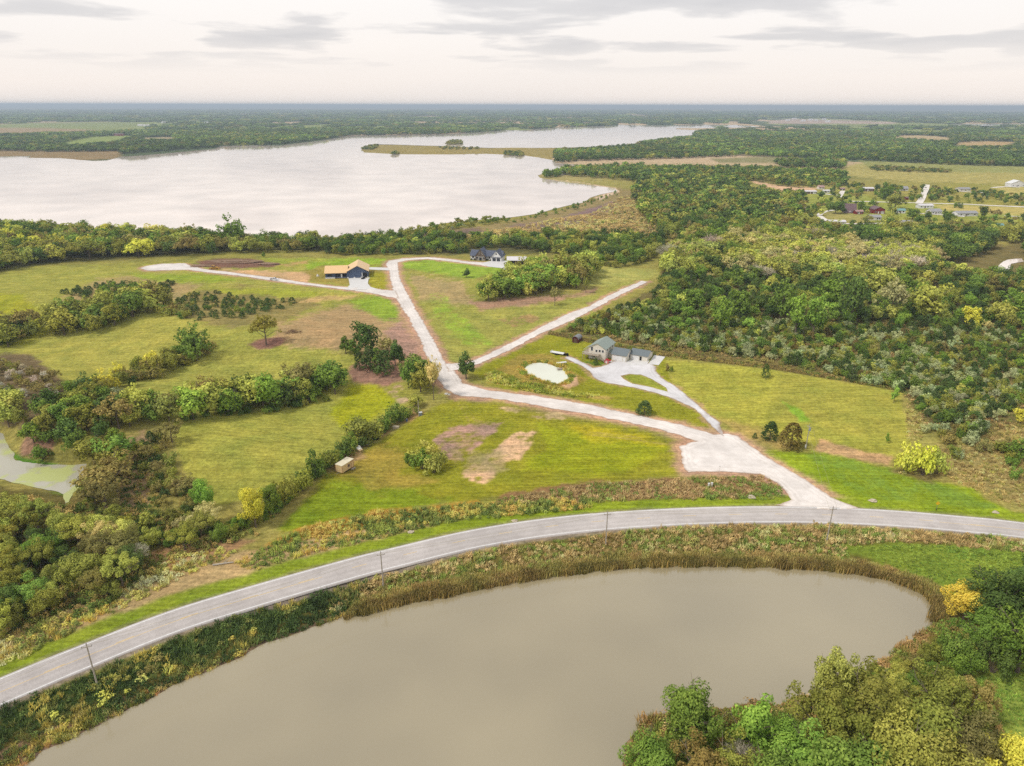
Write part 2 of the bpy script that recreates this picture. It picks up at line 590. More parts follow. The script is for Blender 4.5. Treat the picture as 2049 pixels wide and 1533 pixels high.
def mat_water(name, deep, rough_=0.08, bump=0.05, scale=1.2, stretch=(1, 1, 1), spec=0.5, algae=None, ior=1.333):
    m, t, out = mat_new(name)
    p = N(t, 'ShaderNodeBsdfPrincipled', i_Roughness=rough_)
    p.inputs['IOR'].default_value = ior
    p.inputs['Specular IOR Level'].default_value = spec
    tc = N(t, 'ShaderNodeTexCoord')
    mp = N(t, 'ShaderNodeMapping')
    mp.inputs['Scale'].default_value = stretch
    L(t, tc.outputs['Object'], mp.inputs[0])
    n1 = N(t, 'ShaderNodeTexNoise', i_Scale=scale, i_Detail=3.0, i_Roughness=0.55)
    n2 = N(t, 'ShaderNodeTexNoise', i_Scale=0.02, i_Detail=3.0)
    L(t, mp.outputs[0], n1.inputs['Vector']); L(t, tc.outputs['Object'], n2.inputs['Vector'])
    c = mixc(t, 1.0, tuple(lin(deep)), ramp(t, n2.outputs[0], [(0.3, 0.84), (0.7, 1.16)]), 'MULTIPLY')
    if algae:
        n5 = N(t, 'ShaderNodeTexNoise', i_Scale=0.09, i_Detail=6.0)
        L(t, tc.outputs['Object'], n5.inputs['Vector'])
        f = ramp(t, n5.outputs[0], [(algae[1], 0.0), (algae[1] + 0.06, 1.0)])
        c = mixc(t, f, c, tuple(lin(algae[0])))
        L(t, mth(t, 'ADD', mth(t, 'MULTIPLY', f, 0.4), rough_), p.inputs['Roughness'])
    L(t, c, p.inputs['Base Color'])
    b = N(t, 'ShaderNodeBump', i_Strength=1.0, i_Distance=bump)
    L(t, n1.outputs[0], b.inputs['Height']); L(t, b.outputs[0], p.inputs['Normal'])
    L(t, p.outputs[0], out.inputs[0])
    return m


# ------------------------------------------------------------------ the ground: one sheet out to the horizon
def axis(knots):
    """knots: (position, spacing there); spacing interpolated between"""
    out = [knots[0][0]]
    while out[-1] < knots[-1][0]:
        x = out[-1]
        sp = np.interp(x, [k[0] for k in knots], [k[1] for k in knots])
        out.append(x + sp)
    return np.array(out)


ys = axis([(-400, 60), (-60, 15), (60, 3), (78, 0.75), (200, 0.75), (300, 1.2), (500, 2.2), (800, 5), (1500, 14), (3000, 40), (6000, 120), (12000, 500), (60000, 6000)])
xp = axis([(0, 0.75), (150, 0.75), (260, 1.3), (420, 3), (800, 8), (2000, 40), (5000, 160), (10000, 500), (60000, 8000)])
xs = np.concatenate([-xp[:0:-1], xp])
GX, GY = np.meshgrid(xs, ys)
gx, gy = GX.ravel(), GY.ravel()
gz = height(gx, gy)
gz = gz + (fbm(gx * 0.35, gy * 0.35, 21, 3) - 0.5) * 0.25 * (np.hypot(gx, gy) < 700)
nxg, nyg = len(xs), len(ys)
ii = np.arange(nxg * nyg).reshape(nyg, nxg)
quads = np.stack([ii[:-1, :-1], ii[:-1, 1:], ii[1:, 1:], ii[1:, :-1]], -1).reshape(-1)

# gravel roads as closed outlines in photo pixels
ROAD_MAIN = [(1552, 1013), (1580, 1000), (1578, 989), (1552, 966), (1519, 949), (1446, 945), (1377, 945), (1366, 934), (1364, 914), (1360, 893), (1395, 882), (1355, 870), (1300, 854), (1181, 829), (1112, 819), (1044, 805), (976, 796), (918, 793), (890, 778), (878, 761), (873, 744), (853, 713), (836, 672), (819, 638), (798, 607), (788, 590), (784, 573), (778, 542), (772, 528), (778, 522), (805, 517.5), (860, 515), (894, 518), (941, 524), (976, 526), (976, 533.6), (941, 528.5), (897, 523), (856, 518.5), (812, 521.6), (797, 525), (798, 549), (812, 583), (822, 600), (846, 641), (866, 678), (887, 718), (895, 730), (912, 745), (928, 767), (976, 781), (1078, 793), (1181, 810), (1300, 836), (1373, 852), (1430, 870), (1455, 868), (1475, 872), (1537, 916), (1611, 960), (1665, 996), (1722, 1018), (1660, 1021), (1600, 1019)]
ROAD_EAST = [(890, 728), (928, 727), (955, 718), (993, 700), (1078, 656.6), (1146, 624), (1177, 614), (1242, 579.7), (1283, 562.6), (1297, 564), (1249, 587), (1208, 609), (1153, 638), (1078, 670), (1010, 706), (959, 728), (914, 741), (896, 744)]
ROAD_WEST = [(790, 582), (736, 578), (668, 573), (600, 564), (560, 557.5), (478, 547), (410, 539), (379, 531), (369, 527), (324, 528), (294, 532), (280, 537), (294, 542), (341, 541), (376, 540), (410, 545), (478, 552), (546, 562), (615, 571), (700, 581), (736, 586), (784, 596), (800, 598)]
DRIVE = [(1440, 852), (1450, 874), (1444, 871), (1424, 852), (1391, 819), (1347, 798), (1321, 789), (1274, 777), (1235, 770), (1204, 764), (1188, 756), (1179, 742), (1159, 730), (1129, 717), (1137, 712.5), (1149, 717), (1173, 728), (1187, 736), (1204, 734), (1219, 727), (1228, 722), (1249, 724), (1298, 727), (1312, 733), (1312, 741), (1326, 758), (1347, 770), (1364, 783), (1402, 815), (1439, 846)]
ISLAND = [(1241, 752), (1248, 759), (1266, 768), (1298, 774), (1337, 784), (1333, 776), (1305, 759), (1282, 750), (1259, 748)]
PAD_NAVY = [(697, 556), (738, 556), (736, 568), (742, 575), (760, 580), (690, 580), (700, 571)]
SPUR_NAVY = [(738, 535), (776, 536), (779, 541.5), (738, 539.5)]
PAD_WHITE = [(962, 527), (990, 521), (1022, 522), (1020, 530), (1012, 541), (1002, 537), (976, 534)]
PAD_FARM = [(1249, 726), (1262, 719), (1300, 722), (1294, 730), (1262, 731)]
PAD_FARM2 = [(1297, 729), (1309, 711), (1331, 714), (1318, 731)]
ROADS_PX = [ROAD_MAIN, ROAD_EAST, ROAD_WEST, DRIVE]
ROADS = [at(*np.array(p, float).T)[:, :2] for p in ROADS_PX]

# --- ground cover: albedo by zone, zones outlined in photo pixels and broken up by noise
GU, GV, GD = project(gx, gy, gz)
KG = 0.80          # displayed value of a flat surface under this sky / its albedo


def A(c):
    a = lin(c) / KG
    return a


dist = np.hypot(gx, gy)
big = fbm(gx / 45, gy / 45, 31, 4)
cover = A((132, 134, 58)) * (1 - big[:, None]) + A((150, 142, 78)) * big[:, None]
farm = sm(900, 1500, gy)
ff = fbm(gx / 420, gy / 900, 44, 3)
fcol = np.where((ff > 0.56)[:, None], A((178, 160, 124)), np.where((ff < 0.40)[:, None], A((126, 138, 76)), A((84, 98, 66))))
cover = cover * (1 - farm[:, None]) + fcol * farm[:, None]
wn1 = fbm(gx / 5, gy / 5, 51, 4) - 0.5
wn2 = fbm(gx / 1.6, gy / 1.6, 52, 3) - 0.5


def paint(poly, col, soft=6, amp=14, op=1.0, breakup=0.0):
    global cover
    poly = np.array(poly, float)
    lo = poly.min(0) - soft - amp; hi = poly.max(0) + soft + amp
    m = (GU > lo[0]) & (GU < hi[0]) & (GV > lo[1]) & (GV < hi[1])
    if not m.any():
        return
    sdv = sdist(GU[m], GV[m], poly) + (wn1[m] * 1.2 + wn2[m] * 0.6) * amp
    a = sm(-soft, soft, sdv) * op
    if breakup:
        a = a * sm(0.5 - breakup, 0.5 + breakup, 0.5 + wn1[m] * 1.4 + wn2[m] + 0.12)
    cover[m] = cover[m] * (1 - a[:, None]) + A(col) * a[:, None]


# far country
paint([(-300, 262), (60, 246), (240, 243), (385, 247), (380, 258), (240, 262), (0, 268), (-300, 270)], (134, 146, 84), 2, 4)
paint([(-300, 256), (90, 256), (230, 262), (260, 256), (240, 266), (0, 272), (-300, 276)], (160, 142, 104), 2, 4)
paint([(110, 280), (180, 272), (240, 268), (268, 272), (220, 284), (140, 290)], (136, 152, 80), 2, 4)
paint([(280, 276), (345, 274), (350, 280), (285, 281)], (172, 158, 120), 2, 3)
paint([(-300, 296), (180, 300), (245, 300), (240, 318), (150, 322), (-300, 316)], (142, 124, 84), 2, 5)
paint([(720, 286), (830, 287), (1000, 293), (1120, 294), (1270, 289), (1240, 300), (1110, 306), (1100, 330), (1060, 316), (960, 312), (720, 312)], (146, 134, 76), 2, 5)
paint([(1540, 243), (1580, 238), (1700, 241), (1800, 245), (1780, 248), (1540, 247.5)], (168, 152, 132), 1.5, 3)
paint([(1790, 272), (1840, 271), (1905, 276), (1900, 281), (1800, 277)], (168, 152, 110), 2, 3)
paint([(1905, 287), (1970, 282), (2030, 284), (2020, 292), (1930, 292)], (168, 146, 100), 2, 3)
paint([(1290, 333), (1420, 331), (1500, 334), (1420, 339), (1310, 338)], (178, 154, 120), 2, 4)
paint([(1420, 318), (1560, 312), (1620, 318), (1560, 326), (1440, 326)], (128, 126, 84), 2, 4)
paint([(1670, 340), (1720, 326), (1900, 328), (2120, 342), (2120, 372), (1800, 362), (1700, 352)], (156, 150, 86), 2, 6)
paint([(1720, 322), (1830, 325), (2120, 336), (2120, 348), (1900, 344), (1740, 338)], (136, 140, 80), 2, 5)
# village lawns and meadows
paint([(1600, 395), (1650, 380), (1760, 395), (1830, 405), (1960, 410), (2120, 420), (2120, 450), (1960, 442), (1800, 440), (1700, 450), (1630, 440)], (140, 148, 68), 3, 8)
paint([(1860, 408), (2120, 418), (2120, 436), (1900, 422)], (170, 160, 92), 3, 6)
paint([(1985, 372), (2120, 380), (2120, 398), (2020, 392)], (166, 158, 92), 2, 6)
paint([(1625, 438), (1640, 420), (1720, 428), (1740, 444), (1690, 452), (1640, 448)], (146, 142, 80), 2, 4)
paint([(1690, 452), (1770, 446), (1790, 462), (1720, 468)], (158, 140, 92), 2, 4)
paint([(1500, 360), (1560, 372), (1640, 376), (1620, 386), (1540, 382)], (196, 166, 128), 2, 5)
paint([(1900, 540), (1950, 515), (2010, 502), (2030, 510), (1985, 530), (1960, 545)], (158, 150, 80), 2, 6)
# marsh by the lake
paint([(880, 470), (1000, 446), (1120, 420), (1240, 376), (1290, 385), (1330, 430), (1320, 470), (1180, 480), (1000, 490), (820, 490)], (138, 126, 82), 4, 12)
paint([(1095, 448), (1140, 430), (1230, 402), (1240, 412), (1185, 440), (1130, 452)], (124, 106, 98), 3, 8)
paint([(1015, 452), (1095, 442), (1100, 456), (1040, 462)], (128, 110, 98), 3, 8)
paint([(830, 462), (960, 456), (970, 466), (840, 474)], (120, 104, 88), 3, 8)
paint([(1075, 357), (1180, 368), (1232, 376), (1240, 384), (1200, 400), (1190, 396), (1225, 381), (1170, 366)], (196, 176, 146), 1.5, 3)
# woods floor
paint([(-300, 600), (0, 545), (100, 528), (270, 516), (520, 500), (900, 510), (1330, 505), (1330, 460), (900, 470), (500, 484), (-300, 450)], (92, 92, 54), 4, 12)
paint([(1120, 664), (1230, 620), (1320, 570), (1330, 490), (1600, 470), (1960, 490), (2300, 480), (2300, 980), (2000, 960), (1960, 900), (1850, 850), (1805, 785), (1700, 762), (1530, 725), (1330, 706), (1200, 680)], (112, 104, 62), 4, 14)
paint([(1850, 900), (1960, 880), (2100, 830), (2300, 800), (2300, 1000), (2040, 1010), (1900, 960)], (144, 132, 78), 6, 20)
# left meadows
paint([(-300, 560), (120, 532), (300, 528), (640, 522), (790, 600), (850, 700), (850, 800), (700, 860), (600, 960), (430, 1010), (370, 930), (340, 850), (0, 770), (-300, 700)], (152, 154, 70), 6, 14)
paint([(20, 720), (90, 690), (200, 665), (330, 632), (400, 640), (380, 690), (290, 735), (200, 770), (80, 750)], (158, 157, 72), 5, 12)
paint([(345, 850), (450, 835), (690, 790), (760, 740), (840, 800), (780, 850), (640, 950), (560, 990), (440, 1010), (370, 940)], (150, 152, 66), 5, 12)
paint([(-200, 580), (40, 590), (110, 650), (60, 690), (-200, 690)], (150, 154, 48), 6, 16)
paint([(120, 600), (200, 560), (330, 545), (420, 560), (360, 600), (250, 615), (160, 630)], (164, 148, 96), 6, 16)
paint([(350, 630), (380, 585), (480, 570), (620, 595), (640, 610), (560, 650), (440, 655)], (140, 130, 76), 5, 16)
paint([(560, 650), (640, 620), (760, 592), (840, 650), (862, 720), (800, 730), (690, 700), (540, 690)], (164, 142, 98), 8, 20)
paint([(770, 665), (800, 645), (840, 690), (835, 715), (790, 700)], (166, 136, 114), 4, 14)
paint([(690, 600), (760, 590), (800, 610), (795, 640), (770, 640), (720, 620)], (128, 158, 46), 6, 14, 0.9)
paint([(640, 585), (720, 592), (700, 600), (600, 606)], (186, 160, 106), 3, 8, 0.8)
paint([(420, 575), (520, 578), (640, 585), (700, 590), (600, 596), (450, 588)], (150, 160, 52), 4, 10, 0.8)
paint([(260, 548), (420, 548), (470, 560), (400, 568), (300, 562)], (138, 158, 50), 4, 10, 0.9)
paint([(495, 690), (530, 675), (570, 680), (560, 694), (520, 698)], (140, 106, 88), 3, 8)
paint([(690, 745), (730, 715), (790, 720), (810, 760), (760, 775), (710, 765)], (150, 118, 96), 5, 14)
paint([(770, 780), (800, 770), (830, 800), (800, 806)], (186, 160, 132), 3, 10, 0.8, 0.15)
paint([(700, 770), (760, 775), (790, 800), (760, 830), (690, 860), (660, 830), (690, 790)], (150, 156, 36), 6, 14)
paint([(60, 850), (120, 860), (100, 910), (40, 915)], (150, 118, 96), 4, 14, 0.9)
paint([(20, 905), (60, 920), (130, 932), (110, 938), (40, 930)], (86, 128, 40), 3, 6)
paint([(100, 985), (140, 985), (135, 1020), (100, 1050), (85, 1020)], (86, 128, 40), 3, 8)
paint([(250, 880), (290, 860), (310, 900), (300, 1000), (270, 1050), (240, 1000)], (156, 134, 96), 5, 16)
paint([(-200, 700), (60, 710), (150, 780), (200, 850), (80, 860), (-200, 830)], (112, 100, 70), 5, 16)
paint([(-200, 950), (130, 990), (330, 1030), (500, 1070), (330, 1130), (200, 1230), (-200, 1340)], (104, 98, 52), 5, 16)
# plots round the new houses
paint([(600, 520), (770, 516), (775, 526), (740, 533), (620, 545)], (136, 162, 52), 3, 8)
paint([(600, 545), (650, 530), (740, 540), (775, 545), (784, 578), (690, 570), (600, 562)], (148, 138, 66), 3, 8)
paint([(740, 545), (775, 545), (786, 578), (750, 580), (738, 565)], (146, 146, 48), 2, 5)
paint([(440, 538), (610, 545), (622, 552), (615, 570), (560, 556), (470, 545)], (192, 162, 116), 3, 8)
paint([(390, 524), (430, 517), (500, 518), (560, 530), (540, 536), (440, 536), (400, 530)], (118, 92, 74), 2, 6)
paint([(520, 516), (640, 517), (660, 522), (600, 530), (545, 528)], (146, 156, 62), 2, 5)
paint([(555, 530), (620, 520), (615, 528), (570, 535)], (176, 146, 96), 2, 5, 0.8, 0.2)
paint([(800, 524), (860, 520), (1000, 534), (1010, 545), (940, 560), (850, 545), (810, 535)], (136, 162, 58), 3, 8)
paint([(800, 540), (950, 560), (1100, 610), (1320, 540), (1300, 560), (1150, 622), (960, 715), (905, 722), (850, 620)], (146, 148, 70), 5, 12)
paint([(818, 548), (920, 565), (960, 610), (900, 610), (840, 600)], (168, 148, 104), 5, 18, 0.8)
paint([(940, 605), (1000, 598), (1150, 590), (1200, 572), (1190, 585), (1060, 612), (960, 620)], (156, 128, 100), 4, 10)
paint([(1120, 560), (1200, 535), (1310, 538), (1320, 552), (1200, 575)], (158, 160, 84), 4, 10)
paint([(855, 590), (885, 590), (910, 620), (950, 660), (980, 690), (930, 690), (880, 640)], (132, 160, 54), 6, 14, 0.9, 0.5)
paint([(1000, 640), (1060, 630), (1080, 640), (1030, 655)], (150, 124, 84), 3, 10, 0.8, 0.2)
# farmstead
paint([(940, 745), (1100, 668), (1330, 712), (1350, 790), (1440, 862), (1300, 833), (1000, 780)], (132, 136, 40), 4, 10)
paint([(980, 745), (1040, 710), (1100, 708), (1150, 745), (1175, 760), (1130, 785), (1050, 775)], (146, 132, 62), 4, 10)
paint([(970, 750), (1040, 772), (1140, 790), (1230, 795), (1220, 800), (1090, 785), (975, 765)], (168, 148, 84), 3, 8, 0.8)
paint([(1128, 745), (1150, 750), (1160, 770), (1140, 778), (1125, 770)], (182, 154, 116), 2, 6)
paint([(1255, 752), (1300, 758), (1335, 780), (1270, 768)], (126, 140, 40), 2, 4)
paint([(1170, 725), (1215, 722), (1222, 728), (1200, 734), (1180, 732)], (92, 116, 36), 2, 4)
# mown field on the right
paint([(1330, 722), (1530, 738), (1800, 782), (1818, 880), (1780, 925), (1560, 880), (1470, 868), (1350, 775)], (152, 153, 62), 5, 10)
paint([(1560, 745), (1800, 785), (1810, 880), (1650, 870), (1540, 840)], (146, 146, 62), 10, 22, 0.8)
paint([(1560, 800), (1600, 815), (1625, 845), (1600, 842)], (120, 160, 50), 3, 8, 0.9)
paint([(1440, 840), (1540, 860), (1600, 900), (1560, 900), (1480, 872)], (166, 146, 84), 8, 16, 0.8)
paint([(1640, 880), (1785, 915), (1780, 935), (1630, 902)], (174, 146, 102), 4, 10)
paint([(1500, 900), (1630, 905), (1780, 935), (1960, 985), (2030, 1030), (1900, 1026), (1730, 1012), (1640, 985)], (126, 146, 36), 5, 12)
paint([(1610, 905), (1780, 935), (1850, 960), (1990, 1010), (1950, 1022), (1760, 1008), (1690, 970)], (108, 134, 48), 6, 14, 0.92, 0.45)
paint([(1780, 940), (1860, 935), (1900, 960), (1840, 965)], (112, 102, 62), 5, 16, 0.9)
paint([(1330, 712), (1540, 738), (1800, 782), (1800, 776), (1540, 728), (1330, 704)], (84, 76, 46), 2, 4)
paint([(1095, 668), (1330, 716), (1330, 710), (1100, 662)], (88, 82, 48), 1.5, 3)
# field in the middle
paint([(900, 800), (1000, 810), (1300, 862), (1365, 890), (1370, 948), (1250, 965), (1000, 1000), (700, 1010), (560, 1070), (640, 960), (820, 840)], (134, 136, 40), 6, 14)
paint([(560, 1060), (640, 970), (760, 960), (900, 1000), (800, 1030), (640, 1060)], (120, 138, 34), 8, 20)
paint([(660, 940), (760, 890), (820, 900), (800, 950), (880, 960), (760, 985)], (152, 136, 60), 8, 22, 0.8)
paint([(1080, 850), (1300, 880), (1340, 900), (1250, 950), (1050, 940), (1090, 900)], (138, 148, 32), 8, 20, 0.8)
paint([(1130, 845), (1300, 870), (1330, 890), (1180, 880)], (166, 158, 36), 8, 18, 0.8)
paint([(868, 880), (900, 858), (950, 850), (1005, 845), (985, 868), (945, 900), (925, 930), (895, 920)], (160, 132, 112), 3, 12, 1, 0.35)
paint([(1000, 890), (1030, 870), (1072, 862), (1065, 890), (1040, 915), (1005, 925), (960, 930)], (192, 164, 126), 3, 12, 0.95, 0.3)
paint([(925, 945), (950, 930), (985, 935), (995, 955), (970, 970), (935, 962)], (194, 164, 128), 3, 12, 0.95, 0.3)
paint([(900, 900), (1000, 905), (1020, 940), (930, 945)], (150, 138, 92), 4, 14, 0.8, 0.3)
paint([(1000, 815), (1140, 825), (1200, 842), (1060, 835)], (176, 156, 116), 3, 10, 0.85, 0.3)
paint([(760, 840), (820, 815), (850, 825), (740, 890), (700, 910)], (158, 132, 88), 4, 10, 0.85, 0.3)
paint([(640, 925), (720, 900), (730, 915), (660, 945)], (146, 124, 92), 4, 10, 0.7, 0.3)
# faint vehicle tracks across the field
for tk_ in ([(1165, 862), (1260, 872), (1395, 890)], [(1165, 867), (1260, 877.5), (1390, 896)], [(925, 800), (950, 840), (1000, 850)], [(915, 800), (938, 842), (960, 870)]):
    t_a = np.array(tk_, float)
    paint(np.vstack([t_a, t_a[::-1] + [0, 2.2]]), (150, 134, 84), 1.6, 2, 0.6, 0.4)
# roadside
paint([(990, 990), (1180, 965), (1400, 955), (1545, 950), (1580, 985), (1560, 1005), (1300, 1000), (1100, 1012), (1000, 1015)], (128, 104, 68), 4, 14)
paint([(470, 1120), (620, 1050), (760, 1020), (960, 1005), (960, 1025), (760, 1055), (620, 1085), (500, 1130)], (160, 126, 52), 4, 16)
paint([(480, 1115), (620, 1075), (900, 1025), (1180, 1005), (1190, 1020), (900, 1045), (640, 1105), (500, 1140)], (96, 100, 44), 4, 12, 0.9)
paint([(-200, 1330), (0, 1290), (200, 1190), (420, 1110), (560, 1090), (700, 1060), (860, 1045), (860, 1055), (560, 1140), (350, 1205), (100, 1300), (-200, 1420)], (172, 152, 104), 5, 14)
paint([(290, 1110), (420, 1070), (520, 1080), (430, 1120), (340, 1140)], (158, 128, 88), 5, 14)
# between highway and pond, and beyond it
paint([(-300, 1480), (0, 1420), (400, 1270), (700, 1165), (1100, 1076), (1480, 1050), (1900, 1066), (2300, 1110), (2300, 1500), (1900, 1240), (1700, 1140), (1300, 1130), (1000, 1170), (700, 1235), (400, 1370), (-100, 1640)], (104, 98, 48), 4, 10)
paint([(0, 1420), (200, 1345), (450, 1240), (640, 1180), (700, 1178), (600, 1230), (400, 1310), (200, 1400), (0, 1480)], (56, 72, 34), 4, 12)
paint([(1680, 1092), (1800, 1085), (2300, 1110), (2300, 1230), (1900, 1190), (1800, 1140), (1700, 1110)], (112, 130, 46), 5, 14)
paint([(-200, 1600), (0, 1500), (240, 1400), (300, 1395), (100, 1500), (-100, 1620)], (146, 118, 92), 4, 14, 0.9)
paint([(1900, 1360), (2050, 1330), (2300, 1340), (2300, 1560), (2060, 1540), (1990, 1450)], (122, 138, 58), 6, 14)
paint([(1240, 1600), (1290, 1470), (1420, 1430), (1600, 1420), (1760, 1350), (1900, 1340), (1990, 1460), (2050, 1560), (2000, 1800), (1300, 1800)], (86, 88, 40), 6, 14)

# verges: bare soil beside the gravel roads, grass and grit beside the highway
for k, poly in enumerate(ROADS):
    lo = poly.min(0) - 8; hi = poly.max(0) + 8
    m = (gx > lo[0]) & (gx < hi[0]) & (gy > lo[1]) & (gy < hi[1])
    d = -sdist(gx[m], gy[m], poly)
    wd = (4.6, 3.4, 3.0, 1.6)[k]
    a = (1 - sm(0.3, wd, d + wn1[m] * 4 + wn2[m] * 3)) * (0.85 if k < 3 else 0.5)
    cover[m] = cover[m] * (1 - a[:, None]) + A((188, 152, 126)) * a[:, None]
paint([(1245, 753), (1266, 767), (1298, 773), (1335, 783), (1332, 777), (1305, 760), (1282, 751), (1260, 749)], (132, 142, 52), 1.5, 2)
dh = sdist_line(gx, gy, HWC[::2])
n_ = wn1 * 2.2 + wn2 * 1.4
a = (sm(3.6, 4.6, dh + n_ * .3) * (1 - sm(8.5, 10.5, dh + n_)))[:, None] * 0.92
cover = cover * (1 - a) + A((126, 146, 36)) * a
a = ((1 - sm(4.6, 5.6, np.abs(dh) + n_ * .5)) * sm(-9, -8.9, dh))[:, None] * np.where(dh > 0, 0.35, 0.8)[:, None]
cover = cover * (1 - a) + A((146, 134, 120)) * a
# wet mud along the pond
dp = -sdist(gx, gy, POND)
a = ((1 - sm(0.6, 2.4, dp + n_ * .6)) * (gx < 130))[:, None] * 0.8
cover = cover * (1 - a) + A((128, 108, 88)) * a
cover *= (0.92 + 0.40 * (wn2 + wn1 * 0.7))[:, None] * np.array([1.03, 0.965, 1.02])
cover = np.clip(cover, 0.01, 0.8)

me = mesh_np('ground', np.column_stack([gx, gy, gz]), quads, 4, mat_ground(), True)
ca = me.color_attributes.new('cover', 'FLOAT_COLOR', 'POINT')
ca.data.foreach_set('color', np.column_stack([cover, np.ones(len(gx))]).astype(np.float32).ravel())
tag(link('ground', me), kind='structure')


# ------------------------------------------------------------------ flat sheets: water, roads
def sheet(name, outline, zf, mat, spacing=6.0, hole=None, grid=True):
    """triangulated outline; zf(x, y) gives heights"""
    o = np.asarray(outline, float)
    loops = [o] + ([np.asarray(hole, float)] if hole is not None else [])
    pts = []; edges = []
    for lp in loops:
        b = len(pts)
        pts += [Vector((float(p[0]), float(p[1]))) for p in lp]
        edges += [(b + i, b + (i + 1) % len(lp)) for i in range(len(lp))]
    if grid:
        lo, hi = o.min(0), o.max(0)
        qx, qy = np.meshgrid(np.arange(lo[0], hi[0], spacing), np.arange(lo[1], hi[1], spacing))
        qx = qx.ravel(); qy = qy.ravel()
        s_ = sdist(qx, qy, o)
        m = s_ > spacing * 0.25
        if hole is not None:
            m &= sdist(qx, qy, hole) < -spacing * 0.25
        pts += [Vector((float(a), float(b))) for a, b in zip(qx[m], qy[m])]
    v, e, f, *_ = delaunay_2d_cdt(pts, edges, [], 0, 1e-5)
    v = np.array([(p.x, p.y) for p in v])
    f = np.array([t for t in f if len(t) == 3])
    c = v[f].mean(1)
    k = inside(c[:, 0], c[:, 1], o)
    if hole is not None:
        k &= ~inside(c[:, 0], c[:, 1], hole)
    f = f[k]
    z = zf(v[:, 0], v[:, 1])
    z = np.full(len(v), z) if np.isscalar(z) else z
    # face up
    a_, b_, c_ = v[f[:, 0]], v[f[:, 1]], v[f[:, 2]]
    cr = (b_[:, 0] - a_[:, 0]) * (c_[:, 1] - a_[:, 1]) - (b_[:, 1] - a_[:, 1]) * (c_[:, 0] - a_[:, 0])
    f[cr < 0] = f[cr < 0][:, ::-1]
    me = mesh_np(name, np.column_stack([v, z]), f.ravel(), 3, mat, True)
    if grid:
        ed = np.abs(sdist(v[:, 0], v[:, 1], o))
        a_ = me.attributes.new('edge', 'FLOAT', 'POINT')
        a_.data.foreach_set('value', ed.astype(np.float32))
    return tag(link(name, me), kind='structure')


M_POND = mat_water('murky_pond_water', (160, 147, 116), 0.03, 0.009, 2.6, (1, 1.6, 1), ior=2.1)
M_LAKE = mat_water('lake_water', (240, 221, 205), 0.06, 0.0012, 0.35, (1, 1, 1), ior=1.6)  # bright sky reflection is partly put into this pale base colour
M_FARMW = mat_water('milky_pond_water', (232, 232, 212), 0.08, 0.01, 1.5)
M_CREEK = mat_water('algae_water', (186, 180, 158), 0.05, 0.012, 1.5, algae=((184, 188, 116), 0.50), ior=1.6)
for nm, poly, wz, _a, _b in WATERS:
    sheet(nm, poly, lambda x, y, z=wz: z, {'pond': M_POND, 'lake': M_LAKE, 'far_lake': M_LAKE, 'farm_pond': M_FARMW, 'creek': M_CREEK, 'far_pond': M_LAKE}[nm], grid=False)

M_GRAVEL = mat_gravel('white_gravel', (240, 232, 224), 0.88)
M_DRIVE = mat_gravel('grey_gravel', (228, 225, 224), 0.86)
M_CONC = mat_plain('concrete', (228, 224, 218), 0.8, 0.06, 0.6, 0.9)
M_ASPH = mat_gravel('worn_asphalt', (212, 204, 198), 0.84, 0.7, tracks=False, wear=True)
M_WLINE = mat_plain('white_road_paint', (240, 238, 234), 0.7, 0.15, 2.0, 0.9)
M_YLINE = mat_plain('yellow_road_paint', (226, 196, 140), 0.7, 0.2, 2.0, 0.9)


def hz_(off):
    return lambda x, y: height(x, y) + (fbm(x * 0.35, y * 0.35, 21, 3) - 0.5) * 0.25 + off


road_off = {'gravel_road': 0.07, 'side_road': 0.076, 'lane': 0.076, 'driveway': 0.08}
for k, (nm, poly) in enumerate(zip(('gravel_road', 'side_road', 'lane', 'driveway'), ROADS)):
    o = rough(poly, 0.8 if k != 2 else 1.6, 0.75 if k < 3 else 0.5, 60 + k, 0.45)
    hole = rough(at(*np.array(ISLAND, float).T)[:, :2], 1.0, 0.25, 70, 0.5) if nm == 'driveway' else None
    sheet(nm, o, hz_(road_off[nm] + (0.03 if k in (1, 2) else 0)), M_GRAVEL if k != 3 else M_DRIVE, 1.3, hole)
for nm, p, off in (('concrete_apron', PAD_NAVY, 0.115), ('side_drive', SPUR_NAVY, 0.11), ('parking_court', PAD_WHITE, 0.12), ('garage_apron', PAD_FARM, 0.11), ('patio', PAD_FARM2, 0.105)):
    sheet(nm, at(*np.array(p, float).T)[:, :2], hz_(off), M_CONC, 2.5)

# highway: paved ribbon with painted lines as its parts
tang = np.gradient(HWC, axis=0)
tang /= np.linalg.norm(tang, axis=1)[:, None]
nrm = np.stack([-tang[:, 1], tang[:, 0]], -1)     # towards the fields
arc = np.concatenate([[0], np.cumsum(np.linalg.norm(np.diff(HWC, axis=0), axis=1))])


def ribbon(name, offs, zs, mat, parent=None, s0=None, s1=None, z0=0.10):
    s0 = arc[0] if s0 is None else s0; s1 = arc[-1] if s1 is None else s1
    n = max(2, int((s1 - s0) / 1.5) + 1)
    ss = np.linspace(s0, s1, n)
    c = np.stack([np.interp(ss, arc, HWC[:, i]) for i in (0, 1)], -1)
    nn = np.stack([np.interp(ss, arc, nrm[:, i]) for i in (0, 1)], -1)
    rows = []
    for o_, z_ in zip(offs, zs):
        p = c + nn * o_
        rows.append(np.column_stack([p, np.full(n, z0 + z_)]))
    k = len(offs)
    v = np.stack(rows, 1).reshape(-1, 3)
    i_ = np.arange(n * k).reshape(n, k)
    q = np.stack([i_[:-1, 1:], i_[:-1, :-1], i_[1:, :-1], i_[1:, 1:]], -1).reshape(-1)
    me = mesh_np(name, v, q, 4, mat, True)
    return link(name, me, parent)


